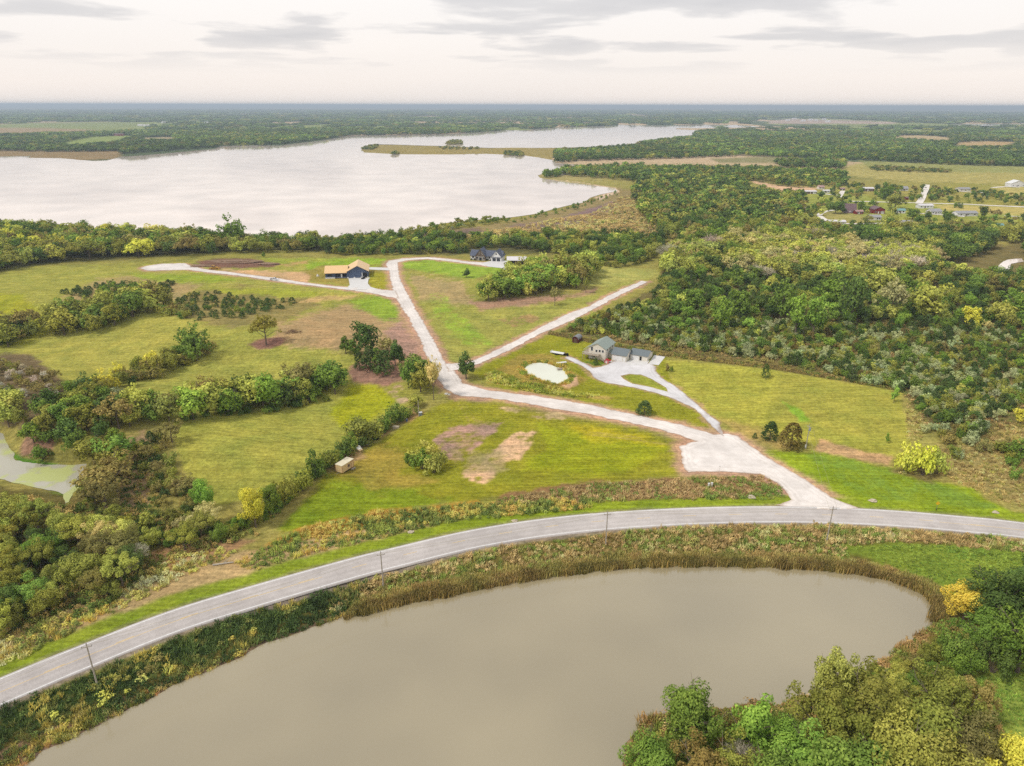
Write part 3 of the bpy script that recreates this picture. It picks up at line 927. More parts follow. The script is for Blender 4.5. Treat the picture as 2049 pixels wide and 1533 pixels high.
hoff = np.concatenate([[-4.15], np.linspace(-4.1, 4.1, 25), [4.15]])
hw = ribbon('highway', hoff, np.where(np.abs(hoff) > 4.12, -0.4, 0.08 - 0.02 * np.abs(hoff)), M_ASPH)
hwear = np.exp(-((np.abs(hoff) - 1.0) / .4) ** 2) + np.exp(-((np.abs(hoff) - 2.65) / .4) ** 2)
wa_ = hw.data.attributes.new('wear', 'FLOAT', 'POINT')
wa_.data.foreach_set('value', np.tile(hwear, len(hw.data.vertices) // len(hoff)).astype(np.float32))
tag(hw, kind='structure')
ribbon('edge_line', [-3.66, -3.46], [0.012, 0.016], M_WLINE, hw)
ribbon('edge_line', [3.46, 3.70], [0.016, 0.012], M_WLINE, hw)


def arc_at(u, v):
    p = plane(u, v)
    return arc[np.argmin(np.hypot(*(HWC - p).T))]


sA, sB = arc_at(0, 1388), arc_at(2049, 1063)
s = sA - 30
while s < sB + 40:
    ribbon('centre_dash', [-0.09, 0.09], [0.085, 0.085], M_YLINE, hw, s, s + 3.4)
    s += 12.2
ribbon('centre_line', [-0.34, -0.20], [0.08, 0.082], M_YLINE, hw, arc[0], arc_at(640, 1160))
ribbon('centre_line', [-0.34, -0.20], [0.08, 0.082], M_YLINE, hw, arc_at(1890, 1050), arc[-1])
#PART2

# ------------------------------------------------------------------ plants: unit-height shapes
def leaf_mesh(name, pos, nrmv, size, mat, seed):
    r_ = np.random.default_rng(seed)
    n = len(pos)
    nv = nrmv / (np.linalg.norm(nrmv, axis=1)[:, None] + 1e-9)
    t1 = np.cross(nv, r_.normal(size=(n, 3)))
    t1 /= np.linalg.norm(t1, axis=1)[:, None] + 1e-9
    t2 = np.cross(nv, t1)
    sz = (size * r_.uniform(0.6, 1.4, n))[:, None]
    v = np.stack([pos + t1 * sz, pos + t2 * sz * 0.62, pos - t1 * sz, pos - t2 * sz * 0.62], 1).reshape(-1, 3)
    me = mesh_np(name, v, np.arange(4 * n), 4, mat)
    a = me.attributes.new('leaf', 'FLOAT', 'FACE')
    q = 7.0
    cl = vnoise(pos[:, 0] * q + 3 * seed, pos[:, 1] * q + pos[:, 2] * q * 0.9, seed)
    a.data.foreach_set('value', np.clip(0.55 * r_.uniform(0, 1, n) + 0.45 * cl, 0, 1).astype(np.float32))
    return me


def unit(r_, n):
    d = r_.normal(size=(n, 3))
    return d / np.linalg.norm(d, axis=1)[:, None]


def crown_points(kind, seed, n):
    r_ = np.random.default_rng(seed)
    if kind == 'c':                                   # cedar: dense cone of up-swept sprays
        K = 110
        t = r_.uniform(0, 1, K) ** 0.85
        rad = (0.30 * (1 - t) ** 0.50 + 0.015) * r_.uniform(0.62, 1.12, K)
        rad *= np.where(t < 0.12, 0.75, 1)
        a = r_.uniform(0, 2 * math.pi, K)
        c = np.column_stack([rad * np.cos(a), rad * np.sin(a), 0.05 + 0.90 * t])
        lr = 0.085 * (1 - t) + 0.030
        k = r_.integers(0, K, n)
        d = unit(r_, n)
        d[:, 2] = d[:, 2] * 1.3 + 0.25
        p = c[k] + d * lr[k][:, None] * r_.uniform(0.4, 1.05, n)[:, None]
        ax = np.column_stack([p[:, 0], p[:, 1], 0 * p[:, 2] + 0.10])
        return p, d * 0.7 + ax * 3 + r_.normal(size=(n, 3)) * 0.45
    cen, rad, K, lr, core, lo = {
        'b': ((0, 0, 0.55), (0.37, 0.37, 0.38), 46, (0.065, 0.150), 0.22, -0.88),
        'v': ((0, 0, 0.56), (0.27, 0.27, 0.40), 34, (0.07, 0.13), 0.45, -0.9),
        'a': ((0, 0, 0.63), (0.42, 0.42, 0.31), 58, (0.045, 0.10), 0.12, -0.6),
        's': ((0, 0, 0.42), (0.58, 0.58, 0.46), 34, (0.09, 0.20), 0.2, -0.65),
        'm': ((0, 0, 0.50), (1.05, 1.05, 0.44), 46, (0.16, 0.28), 0.40, -0.5)}[kind]
    d0 = unit(r_, K * 3)
    d0 = d0[d0[:, 2] > lo][:K]
    cen = np.array(cen); rad = np.array(rad)
    lop = 1 + 0.30 * np.array([math.sin(3 * math.atan2(q[1], q[0]) + seed) for q in d0])
    c = cen + d0 * rad * (r_.uniform(0.42, 1.0, len(d0)) * lop)[:, None]
    if kind == 'v':
        c[:, :2] *= (1.15 - 0.55 * sm(0.5, 1.0, c[:, 2]))[:, None]
    lrv = r_.uniform(lr[0], lr[1], len(d0))
    pos = []; nr = []
    tot = 0
    w = lrv ** 2 / (lrv ** 2).sum()
    while tot < n:
        k = r_.choice(len(d0), n, p=w)
        d = unit(r_, n)
        p = c[k] + d * lrv[k][:, None] * r_.uniform(0.70, 1.08, n)[:, None]
        q = (p - cen) / rad
        ok = (np.linalg.norm(q, axis=1) > core) & (p[:, 2] > 0.02)
        pos.append(p[ok]); nr.append((d + d0[k] * 0.5 + np.array([0, 0, 0.25]) + r_.normal(size=(n, 3)) * 0.5)[ok])
        tot += ok.sum()
    return np.vstack(pos)[:n], np.vstack(nr)[:n]


def trunk_mesh(kind, seed):
    r_ = random.Random(seed)
    mb = MB()
    if kind in ('b', 'v', 'a', 'g'):
        h = 0.62
        mb.tube((0, 0, -0.03), (0.01, 0, 0.28), 0.026, 0.018, 7)
        mb.tube((0.01, 0, 0.28), (r_.uniform(-.03, .03), r_.uniform(-.03, .03), 0.72), 0.018, 0.006, 6)
        for i in range(9 if kind != 'g' else 13):
            a = i * 2.4 + r_.random(); z0 = r_.uniform(0.2, 0.5); ln = r_.uniform(0.2, 0.34)
            e = (math.cos(a) * ln, math.sin(a) * ln, z0 + r_.uniform(0.14, 0.36))
            mb.tube((0.005, 0, z0), e, 0.010, 0.004, 5)
            for j in range(2):
                b = a + r_.uniform(-1, 1)
                mb.tube(e, (e[0] + math.cos(b) * .1, e[1] + math.sin(b) * .1, e[2] + r_.uniform(.02, .14)), 0.004, 0.0015, 4)
    elif kind == 'c':
        mb.tube((0, 0, -0.03), (0, 0, 0.8), 0.028, 0.006, 6)
    else:
        for i in range(7):
            a = i * 2 * math.pi / 7 + r_.random() * .6; ln = r_.uniform(.15, .38)
            mb.tube((math.cos(a) * .03, math.sin(a) * .03, -0.05), (math.cos(a) * ln, math.sin(a) * ln, r_.uniform(.4, .75)), 0.016, 0.005, 5)
    return mb.mesh('trunk_' + kind, M_BARK)


def bare_points(seed, n):
    """twigs of a leafless crown, as thin slivers"""
    r_ = np.random.default_rng(seed)
    d = unit(r_, n); d[:, 2] = np.abs(d[:, 2]) * 0.9
    p0 = np.array([0, 0, 0.42]) + d * np.array([0.36, 0.36, 0.5]) * r_.uniform(0.35, 1.0, n)[:, None]
    dd = d + r_.normal(size=(n, 3)) * 0.55 + np.array([0, 0, 0.3])
    dd /= np.linalg.norm(dd, axis=1)[:, None]
    s_ = np.cross(dd, r_.normal(size=(n, 3))); s_ /= np.linalg.norm(s_, axis=1)[:, None]
    ln = r_.uniform(0.05, 0.13, n)[:, None]; w = 0.006
    v = np.stack([p0 - s_ * w, p0 + s_ * w, p0 + dd * ln + s_ * w * .3, p0 + dd * ln - s_ * w * .3], 1).reshape(-1, 3)
    return v


NV = {'b': 4, 'a': 3, 'v': 2, 'c': 3, 's': 4, 'g': 2, 'm': 3}
LOD = {'b': (9000, 1700, 240), 'a': (7500, 1500, 220), 'v': (4200, 1500, 240), 'c': (3000, 1100, 200), 's': (5000, 1000, 200), 'g': (1600, 800, 260), 'm': (420, 420, 420)}
LSZ = {'b': (0.0165, 0.036, 0.085), 'a': (0.0145, 0.030, 0.08), 'v': (0.021, 0.036, 0.08), 'c': (0.020, 0.032, 0.07), 's': (0.026, 0.055, 0.12), 'g': (1, 1, 1), 'm': (0.13, 0.13, 0.13)}
_crowns, _trunks = {}, {}


def crown_mesh(kind, var, lod, mass=False):
    key = (kind, var, lod, mass)
    if key not in _crowns:
        n = LOD[kind][lod]
        mat = M_LEAFI if mass else M_LEAF
        if kind == 'g':
            v = bare_points(900 + var, n)
            if lod == 2: v = v
            me = mesh_np('twigs', v, np.arange(len(v)), 4, mat)
            a = me.attributes.new('leaf', 'FLOAT', 'FACE')
            a.data.foreach_set('value', np.random.default_rng(var).uniform(0, 1, n).astype(np.float32))
        else:
            p, nn = crown_points(kind, 100 * ord(kind) + var, n)
            me = leaf_mesh('crown_' + kind, p, nn, LSZ[kind][lod], mat, var)
        _crowns[key] = me
    return _crowns[key]


def trunk_of(kind, var):
    key = (kind, var)
    if key not in _trunks:
        _trunks[key] = trunk_mesh(kind, hash(key[0]) % 97 + var if False else ord(kind) + var)
    return _trunks[key]


KL = 0.47          # displayed foliage value / leaf albedo, crowns shading themselves
TINT = {'dk': ((68, 84, 40), 'dark green'), 'gr': ((87, 105, 43), 'mid green'), 'br': ((104, 126, 50), 'bright green'), 'ol': ((112, 113, 50), 'olive'),
        'yg': ((138, 141, 66), 'yellow green'), 'ye': ((172, 167, 62), 'golden yellow'), 'bn': ((112, 104, 58), 'brownish'), 'sv': ((131, 136, 94), 'silvery grey green'),
        'or': ((208, 146, 60), 'orange'), 'gy': ((148, 140, 122), 'grey leafless'), 'cd': ((62, 76, 39), 'dark evergreen'), 'cb': ((90, 82, 44), 'bronze evergreen'),
        'tn': ((148, 139, 90), 'tan')}
WORD = {'b': 'broadleaf tree', 'a': 'airy open tree', 'v': 'upright oval tree', 'g': 'tree', 'c': 'cedar', 's': 'shrub'}
CATW = {'b': 'tree', 'a': 'tree', 'v': 'tree', 'g': 'tree', 'c': 'cedar', 's': 'shrub'}
NAMEW = {'b': 'broadleaf_tree', 'a': 'open_tree', 'v': 'oval_tree', 'g': 'bare_tree', 'c': 'cedar', 's': 'shrub'}

PL = []            # every plant: dict(x, y, z, h, w, kind, tint, zone, label or None)


def add_plant(x, y, h, w, kind, tint, zone, label=None, z=None, keep=False):
    PL.append(dict(x=x, y=y, h=h, w=w, k=kind, t=tint, zone=zone, label=label, keep=keep, z=z))


def hand(u, vb, vt, wpx, kind, tint, zone, label=None):
    """a single plant read off the photo: foot pixel, top pixel row, crown width in pixels"""
    p = at1(u, vb)
    lo, hi = 0.3, 40.0
    for _ in range(30):
        m = (lo + hi) / 2
        _, vv, _ = project(np.array([p.x]), np.array([p.y]), np.array([p.z + m]))
        if vv[0] > vt: lo = m
        else: hi = m
    dep = project(np.array([p.x]), np.array([p.y]), np.array([p.z]))[2][0]
    add_plant(p.x, p.y, lo, wpx * dep / F, kind, tint, zone, label, p.z, True)


def pick(mix, n):
    ks = list(mix); w = np.array([mix[k] for k in ks], float)
    return [ks[i] for i in rng.choice(len(ks), n, p=w / w.sum())]


HM = [('hedged meadow', 1.32), ('highway verge', 1.05), ('creek', 1.25), ('outer edge', 1.25), ('brown thicket', 1.1), ('yellow green grove', 1.25), ('cedar row', .8), ('cedar patch', .8)]
BLOCK = []         # pixel polygons kept clear of random plants


def zone(poly, mix, spacing, hr, name, wr=(0.75, 1.1), thin=0.0, clump=0.0):
    """scatter plants whose feet stand inside a pixel outline"""
    poly = np.array(poly, float)
    wp = at(poly[:, 0], poly[:, 1])
    lo, hi = wp[:, :2].min(0) - 3, wp[:, :2].max(0) + 3
    X, Y = np.meshgrid(np.arange(lo[0], hi[0], spacing), np.arange(lo[1], hi[1], spacing))
    X = X.ravel() + rng.uniform(-.48, .48, X.size) * spacing
    Y = Y.ravel() + rng.uniform(-.48, .48, Y.size) * spacing
    ok = inside(X, Y, wp[:, :2])
    if thin: ok &= rng.random(X.size) > thin
    if clump: ok &= fbm(X / (spacing * 5), Y / (spacing * 5), len(PL) % 97, 2) > clump
    X, Y = X[ok], Y[ok]
    Z = height(X, Y)
    U, V, _ = project(X, Y, Z)
    ok = np.ones(len(X), bool)
    for b in BLOCK:
        ok &= ~inside(U, V, b)
    for wn in (POND, FARM, CREEK, POND2):
        ok &= ~inside(X, Y, wn)
    if Y.size and Y.max() > 400:
        ok &= ~inside(X, Y, LAKE)
    for rd in ROADS:
        ok &= sdist(X, Y, rd) < -1.5
    X, Y, Z = X[ok], Y[ok], Z[ok]
    kt = pick(mix, len(X))
    hm = next((m for q, m in HM if q in name), 1.0)
    for x, y, z, s in zip(X, Y, Z, kt):
        k, t = s.split(':')
        h = rng.uniform(*hr) * hm
        if k == 's': h *= 0.6
        if k == 'c': h *= 0.72
        w = h * rng.uniform(*wr) * {'s': 1.5, 'c': 1.0 if hm > .9 else 1.25, 'a': 1.2}.get(k, 1.08)
        add_plant(x, y, h, w, k, t, name, None, z)


# --- single plants that stand out
B_ = 'on the pond bank'
for a in [(1375, 1500, 1368, 150, 'b', 'gr'), (1300, 1585, 1470, 120, 'b', 'gr'), (1500, 1520, 1398, 95, 'v', 'br'), (1565, 1530, 1440, 110, 'b', 'br'),
          (1655, 1460, 1300, 125, 'a', 'yg'), (1625, 1530, 1375, 150, 'a', 'ol'), (1722, 1520, 1355, 190, 'a', 'ol'), (1800, 1560, 1390, 190, 'b', 'ol'),
          (1860, 1490, 1335, 160, 'a', 'ol'), (1905, 1570, 1430, 150, 'a', 'bn'), (1985, 1590, 1462, 115, 'b', 'ye'), (1605, 1600, 1462, 170, 'b', 'br'),
          (1470, 1620, 1500, 150, 'a', 'ol'), (1395, 1620, 1495, 150, 'a', 'bn'), (1700, 1640, 1480, 190, 'b', 'gr'), (1765, 1630, 1440, 150, 'b', 'ol'),
          (1840, 1650, 1470, 170, 'b', 'ol'), (1760, 1560, 1425, 80, 'g', 'gy'), (1470, 1570, 1480, 70, 'g', 'gy'), (1540, 1640, 1500, 130, 'b', 'gr'),
          (1930, 1470, 1360, 100, 'a', 'bn'), (1690, 1430, 1345, 110, 'a', 'ol'), (1775, 1440, 1350, 120, 'a', 'yg'), (1660, 1570, 1410, 150, 'a', 'ol')]:
    hand(*a, 'in the grove on the wooded pond bank')
for a in [(1990, 1265, 1150, 135, 'b', 'dk'), (2050, 1250, 1130, 130, 'b', 'dk'), (1955, 1320, 1222, 120, 'a', 'gr'), (2035, 1345, 1215, 150, 'b', 'gr'),
          (1905, 1330, 1255, 90, 's', 'gr'), (1870, 1320, 1275, 70, 's', 'ol'), (2080, 1300, 1190, 130, 'b', 'gr'), (1985, 1345, 1280, 90, 's', 'dk'), (1925, 1350, 1300, 80, 's', 'gr'), (2090, 1230, 1120, 120, 'b', 'dk')]:
    hand(*a, 'at the reedy end of the pond')
zone([(1740, 1362), (1850, 1300), (1905, 1275), (1960, 1340), (1910, 1372), (1800, 1385)], {'s:gr': 3, 's:ol': 4, 's:bn': 1}, 3.4, (3.5, 6.5), 'at the reedy end of the pond')
hand(1925, 1245, 1166, 88, 'b', 'or', 'solo', 'orange autumn tree at the reedy end of the pond')
hand(933, 759, 704, 36, 'v', 'dk', 'solo', 'lone dark green oval tree beside the gravel road fork')
hand(934, 556, 537, 17, 'v', 'dk', 'solo', 'lone dark green tree on the grass below the white house')
J = 'beside the gravel road junction'
for a in [(733, 712, 641, 62, 'b', 'dk'), (709, 712, 678, 30, 'v', 'gr'), (692, 708, 672, 22, 'v', 'gr'), (720, 740, 702, 24, 'c', 'cd'), (742, 742, 690, 38, 'c', 'cd'), (757, 744, 694, 36, 'c', 'gr'),
          (771, 752, 699, 38, 'c', 'cd'), (776, 716, 673, 44, 'a', 'bn'), (791, 733, 681, 28, 'v', 'dk'), (803, 732, 690, 18, 'v', 'dk'),
          (817, 776, 716, 42, 'b', 'gr'), (842, 784, 727, 56, 'b', 'ol'), (838, 764, 711, 66, 'b', 'gr'), (858, 778, 735, 40, 'a', 'ol')]:
    hand(*a, J)
hand(868, 800, 712, 34, 'a', 'tn', 'solo', 'tall thin half-bare tree leaning over the gravel road bend')
for a in [(832, 815, 788, 36, 'b', 'yg'), (812, 836, 808, 34, 's', 'yg'), (788, 846, 806, 46, 's', 'gr'), (752, 872, 836, 50, 's', 'ol'), (722, 886, 832, 66, 'b', 'ol'), (690, 914, 880, 42, 's', 'dk'),
          (660, 936, 894, 48, 's', 'ol'), (632, 955, 905, 52, 's', 'gr'), (606, 982, 938, 56, 's', 'ol'), (575, 1008, 952, 64, 's', 'ol'), (545, 1030, 966, 50, 'b', 'gr'), (702, 900, 868, 40, 's', 'gr'), (770, 860, 825, 36, 's', 'gr')]:
    hand(*a, 'in the hedge behind the tan site trailer')
zone([(838, 826), (800, 846), (740, 884), (690, 918), (620, 972), (540, 1040), (480, 1066), (430, 1082), (420, 1074), (500, 1040), (590, 975), (670, 915), (730, 872), (800, 832)], {'s:ol': 3, 's:gr': 4, 's:dk': 2, 's:yg': 1}, 2.6, (4, 7), 'in the hedge behind the tan site trailer')
hand(512, 1056, 968, 62, 'b', 'ye', 'solo', 'bright yellow tree at the lower end of the hedge')
hand(410, 1022, 957, 50, 'b', 'br', 'solo', 'round bright green tree on the meadow corner')
hand(1540, 880, 842, 36, 'c', 'cd', 'solo', 'round dark cedar beside a bronze one on the mown field')
hand(1582, 896, 845, 52, 'c', 'cb', 'solo', 'broad bronze cedar beside the field utility pole')
hand(1510, 877, 866, 10, 'c', 'cd', 'solo', 'tiny dark cedar close to two big round cedars')
hand(1289, 829, 801, 36, 'c', 'cd', 'solo', 'round dark cedar on the lawn between driveway and gravel road')
hand(1531, 757, 727, 18, 'c', 'dk', 'solo', 'small upright cedar on the upper edge of the mown field')
hand(1788, 806, 772, 14, 'v', 'br', 'solo', 'pale green sapling in the corner of the mown field')
hand(1774, 887, 866, 9, 'v', 'br', 'solo', 'thin sapling above the yellow topped bush')
hand(528, 516, 504, 8, 'v', 'br', 'solo', 'small bright green tree behind the ploughed soil')
hand(533, 690, 628, 62, 'a', 'ol', 'solo', 'multi-stemmed half-bare tree on a bare soil patch')
hand(394, 722, 648, 70, 'b', 'gr', 'solo', 'tall leaning green tree ending the middle hedge')
hand(1335, 742, 728, 10, 's', 'bn', 'solo', 'small brown shrub by the farmhouse parking')
hand(1344, 744, 732, 11, 's', 'gr', 'solo', 'small green shrub by the farmhouse parking')
hand(1192, 730, 716, 12, 'c', 'dk', 'solo', 'little conifer in the farmhouse front bed')
for a in [(1810, 945, 888, 60, 's', 'ye'), (1845, 950, 886, 64, 's', 'ye'), (1874, 948, 896, 44, 's', 'yg')]:
    hand(*a, 'in the big yellow topped bush by the lush verge')
for a in [(830, 925, 892, 44, 's', 'yg'), (860, 922, 885, 54, 's', 'yg'), (880, 938, 896, 44, 's', 'ol'), (845, 938, 900, 50, 's', 'gr'), (868, 946, 912, 46, 's', 'yg'), (820, 932, 905, 30, 's', 'gr')]:
    hand(*a, 'in the brush island on the middle field')
hand(466, 496, 432, 62, 'b', 'gr', 'solo', 'tall round tree standing above the lakeside belt')
hand(278, 514, 478, 60, 'b', 'ye', 'solo', 'golden tree on the meadow edge of the lakeside belt')
hand(2040, 850, 815, 36, 'b', 'ye', 'solo', 'small yellow tree in the rough pasture')

# --- groves and hedges
BLOCK += [[(2005, 372), (2120, 378), (2120, 398), (2010, 392)]]
MIXW = {'b:ol': 4, 'a:ol': 4, 'b:gr': 4, 'b:dk': 2, 'b:yg': 3, 'a:bn': 3, 'a:yg': 2, 's:gr': 2, 's:ol': 2, 'b:ye': .6, 'g:gy': .5, 'a:tn': .6}
zone([(-260, 1130), (-40, 1090), (60, 1078), (110, 1078), (150, 1070), (190, 1075), (300, 1110), (250, 1180), (120, 1240), (0, 1280), (-260, 1330)], MIXW, 5.2, (5.5, 9.5), 'in the wood above the highway verge')
zone([(190, 1055), (280, 1030), (350, 1050), (470, 1062), (530, 1060), (440, 1088), (320, 1112)], {'a:ol': 3, 's:gr': 3, 's:dk': 2, 'a:tn': 2, 'b:yg': 1}, 5.2, (4, 7.5), 'in the wood above the highway verge')
zone([(165, 1040), (195, 970), (222, 910), (245, 885), (265, 900), (240, 960), (225, 1020), (190, 1060)], {'b:ol': 3, 'a:ol': 2, 'b:yg': 2, 'a:bn': 2, 'b:gr': 2}, 5, (5, 9), 'beside the algae covered creek')
zone([(-120, 1040), (0, 1030), (50, 1040), (90, 1060), (80, 1085), (-120, 1110)], {'a:or': .6, 'b:yg': 2, 'a:ol': 3, 'a:bn': 2, 'b:ye': .6}, 4.6, (5.5, 8), 'on the wooded bank of the creek')
zone([(265, 900), (300, 880), (345, 880), (360, 930), (400, 970), (395, 1040), (320, 1040), (300, 980), (275, 950)], {'s:bn': 4, 's:ol': 4, 's:cd': 1, 'c:cd': 1, 'a:bn': 2, 's:yg': 1}, 4.2, (4, 6.5), 'in the brown thicket at the meadow edge')
zone([(70, 925), (60, 890), (110, 850), (190, 850), (240, 850), (200, 890), (195, 925), (130, 935)], {'b:ol': 3, 'b:gr': 2, 'a:ol': 2, 'b:dk': 1, 's:gr': 2, 'a:bn': 1}, 5.2, (5, 8), 'on the meadow bank of the creek')
zone([(-80, 850), (0, 845), (45, 870), (60, 845), (10, 800), (-80, 790)], {'b:ol': 3, 's:gr': 2, 'b:yg': 1, 'b:dk': 1}, 5, (5, 8), 'on the meadow bank of the creek')
zone([(-80, 800), (20, 790), (110, 800), (130, 780), (90, 745), (0, 720), (-80, 720)], {'s:bn': 5, 's:gy': 3, 's:ol': 2, 'a:bn': 1}, 4.5, (3.5, 5.5), 'in the grey brush patch on the hillside')
zone([(75, 835), (140, 800), (200, 790), (240, 800), (215, 825), (150, 850), (90, 850)], {'b:dk': 2, 'b:gr': 3, 's:dk': 3, 's:sv': 1, 'b:ol': 2}, 5, (5, 7.5), 'in the lower hedge of the hedged meadow')
zone([(205, 790), (260, 775), (335, 748), (425, 712), (428, 692), (385, 700), (300, 738), (220, 762)], {'s:ol': 3, 's:bn': 3, 'b:ol': 2, 'b:gr': 2, 'a:bn': 1, 'b:ye': .5, 's:dk': 1}, 4.6, (4.5, 7.5), 'in the middle hedge of the hedged meadow')
zone([(340, 850), (450, 834), (560, 818), (690, 788), (692, 765), (600, 775), (540, 790), (450, 812), (370, 835)], {'b:gr': 4, 'b:br': 1.5, 'b:dk': 2, 'b:ol': 2, 'a:bn': 1, 'b:yg': 1, 's:gr': 1.5}, 5, (7, 10.5), 'in the long hedge across the hedged meadow')
zone([(330, 852), (690, 792), (693, 786), (450, 826), (330, 846)], {'s:dk': 3, 's:gr': 3, 's:ol': 1}, 3.5, (2.5, 4), 'in the long hedge across the hedged meadow')
zone([(165, 885), (250, 860), (345, 855), (345, 832), (280, 828), (200, 850)], {'b:yg': 2, 'a:yg': 2, 'b:ol': 2, 'a:bn': 2, 'b:gr': 1, 'b:dk': 1}, 5.2, (6, 9), 'in the long hedge across the hedged meadow')
zone([(92, 678), (140, 672), (200, 672), (245, 645), (300, 628), (335, 615), (290, 600), (200, 625), (110, 650)], {'b:ol': 4, 'b:gr': 3, 'b:yg': 2, 'b:dk': 1.5, 'a:bn': 1.5, 'a:ol': 1}, 5.6, (7, 10.5), 'in the upper grove of the hedged meadow')
zone([(290, 628), (390, 640), (350, 615)], {'s:ol': 2, 's:bn': 2, 's:gr': 1}, 4.5, (4, 6), 'in the upper grove of the hedged meadow')
zone([(-120, 700), (0, 695), (50, 690), (72, 670), (50, 660), (-120, 670)], {'b:ol': 2, 'a:bn': 2, 'b:dk': 2, 's:gr': 1}, 5.2, (6, 10), 'at the outer edge of the hillside')
zone([(118, 594), (130, 582), (170, 582), (205, 572), (250, 572), (300, 570), (362, 562), (340, 588), (310, 600), (250, 600), (150, 598)], {'c:cd': 8, 'c:dk': 2}, 4.4, (4, 7), 'in the cedar row behind the upper grove', thin=0.3)
zone([(350, 636), (352, 610), (378, 588), (430, 580), (480, 588), (520, 600), (600, 600), (606, 606), (560, 620), (480, 640), (400, 645)], {'c:cd': 6, 'c:dk': 2, 's:gr': 1, 's:ol': 1}, 4.6, (3.2, 6.4), 'in the cedar patch below the lane', thin=0.36)
GR = 'in the yellow green grove below the white house'
zone([(950, 603), (1000, 604), (1060, 594), (1150, 580), (1192, 552), (1180, 540), (1130, 548), (1060, 560), (1000, 580)], {'b:yg': 5, 'b:br': 3, 'b:gr': 2, 'a:bn': .7, 'b:ol': 1}, 6.2, (8, 12.5), GR)
hand(1110, 612, 572, 26, 'a', 'bn', GR); hand(1172, 587, 553, 14, 'a', 'ol', GR)
# lakeside belt behind the new houses
BT = 'in the wood between meadow and lake'
zone([(-260, 620), (-40, 560), (0, 548), (100, 527), (270, 515), (380, 512), (420, 505), (420, 484), (250, 476), (0, 468), (-260, 470)], {'b:ol': 4, 'b:gr': 4, 'b:yg': 2, 'b:dk': 3, 'a:bn': 2, 'a:ol': 2, 'b:ye': .4}, 7.4, (9, 15), BT, (0.85, 1.15))
zone([(420, 510), (520, 506), (600, 506), (640, 508), (640, 488), (540, 488), (430, 484)], {'b:ol': 3, 'b:gr': 4, 'b:dk': 3, 'a:bn': 2, 'b:yg': 1}, 7, (7, 12), BT)
zone([(640, 512), (760, 512), (880, 510), (940, 506), (940, 480), (880, 470), (760, 478), (640, 486)], {'b:gr': 4, 'b:dk': 3, 'b:ol': 3, 's:ol': 2, 'c:cd': 2, 'b:yg': .8}, 6.2, (5.5, 9), BT)
zone([(940, 500), (1000, 496), (1080, 505), (1160, 520), (1300, 525), (1330, 505), (1320, 480), (1180, 478), (1060, 478), (940, 484)], {'b:gr': 3, 'b:dk': 4, 'b:ol': 3, 's:ol': 2, 'c:cd': 1, 'b:yg': 1}, 6.8, (6, 11), 'in the wood behind the white house')
zone([(1190, 535), (1240, 540), (1310, 525), (1300, 510), (1200, 520)], {'b:ol': 3, 'b:gr': 3, 's:ol': 2}, 7, (5, 9), 'in the wood behind the white house')
zone([(610, 480), (735, 478), (800, 468), (890, 449), (942, 442), (1010, 437), (1000, 448), (900, 462), (760, 484)], {'s:ol': 3, 's:sv': 2, 'b:gr': 2, 'a:ol': 2}, 6, (3.5, 7), 'in the willow scrub along the lake shore')
zone([(980, 440), (1060, 434), (1120, 420), (1190, 398), (1230, 385), (1240, 390), (1190, 408), (1120, 430), (1020, 448)], {'s:gr': 3, 's:ol': 2, 'b:gr': 1}, 8, (3, 6), 'in the willow scrub along the lake shore', thin=0.35)
zone([(960, 480), (1060, 466), (1180, 452), (1250, 410), (1290, 400), (1340, 440), (1330, 475), (1180, 482)], {'s:ol': 4, 's:bn': 3, 's:gr': 2, 's:tn': 1}, 9, (2.5, 5.5), 'in the scrubby marsh by the lake', thin=0.45)
# big thicket on the right
TH = 'in the cedar and olive thicket behind the mown field'
MT = {'s:sv': 4.2, 'c:cd': 3.6, 's:ol': 3.6, 'c:dk': 2.2, 's:gr': 3, 'b:br': .2, 's:bn': .5, 'b:gr': .3, 's:yg': 1.2, 'c:cb': .7}
zone([(1120, 662), (1160, 645), (1230, 622), (1300, 605), (1330, 640), (1420, 660), (1420, 706), (1330, 698), (1200, 672)], MT, 3.7, (4.4, 7), TH)
zone([(1330, 640), (1500, 640), (1750, 660), (2300, 680), (2300, 800), (2060, 800), (1960, 860), (1960, 905), (1860, 850), (1812, 785), (1700, 760), (1530, 718), (1400, 704)], MT, 3.8, (4.0, 6.8), TH)
zone([(1420, 690), (1530, 690), (1700, 725), (1830, 745), (1960, 770), (2200, 790), (2200, 805), (2060, 805), (1960, 870), (1900, 865), (1815, 788), (1700, 762), (1530, 720), (1400, 705)], {'s:sv': 6, 's:ol': 2, 's:gr': 2, 'c:cd': 1, 's:yg': .6}, 5.2, (5, 7), TH)
zone([(1960, 900), (2010, 960), (2060, 1000), (2200, 1010), (2200, 930), (2080, 900)], {'s:bn': 2, 's:ol': 3, 'b:gr': 2, 's:gr': 2}, 5.5, (4, 7.5), 'in the scrub beside the rough pasture')
zone([(1830, 860), (1900, 860), (1960, 905), (1930, 930), (1870, 905)], {'s:sv': 3, 's:gr': 3, 's:bn': 2, 's:ol': 2}, 5, (4.5, 6.5), TH, thin=0.25)
zone([(1300, 605), (1330, 560), (1420, 545), (1600, 570), (1900, 590), (2300, 600), (2300, 680), (1750, 660), (1500, 640), (1330, 640)], {'c:cd': 4, 'b:dk': 2.5, 'b:gr': 3, 'b:br': 1.4, 'b:yg': 1.2, 's:gr': 2, 'b:ol': 1.5, 'a:tn': .4, 'c:dk': 2}, 6.0, (5, 9.5), 'in the mixed wood above the thicket')
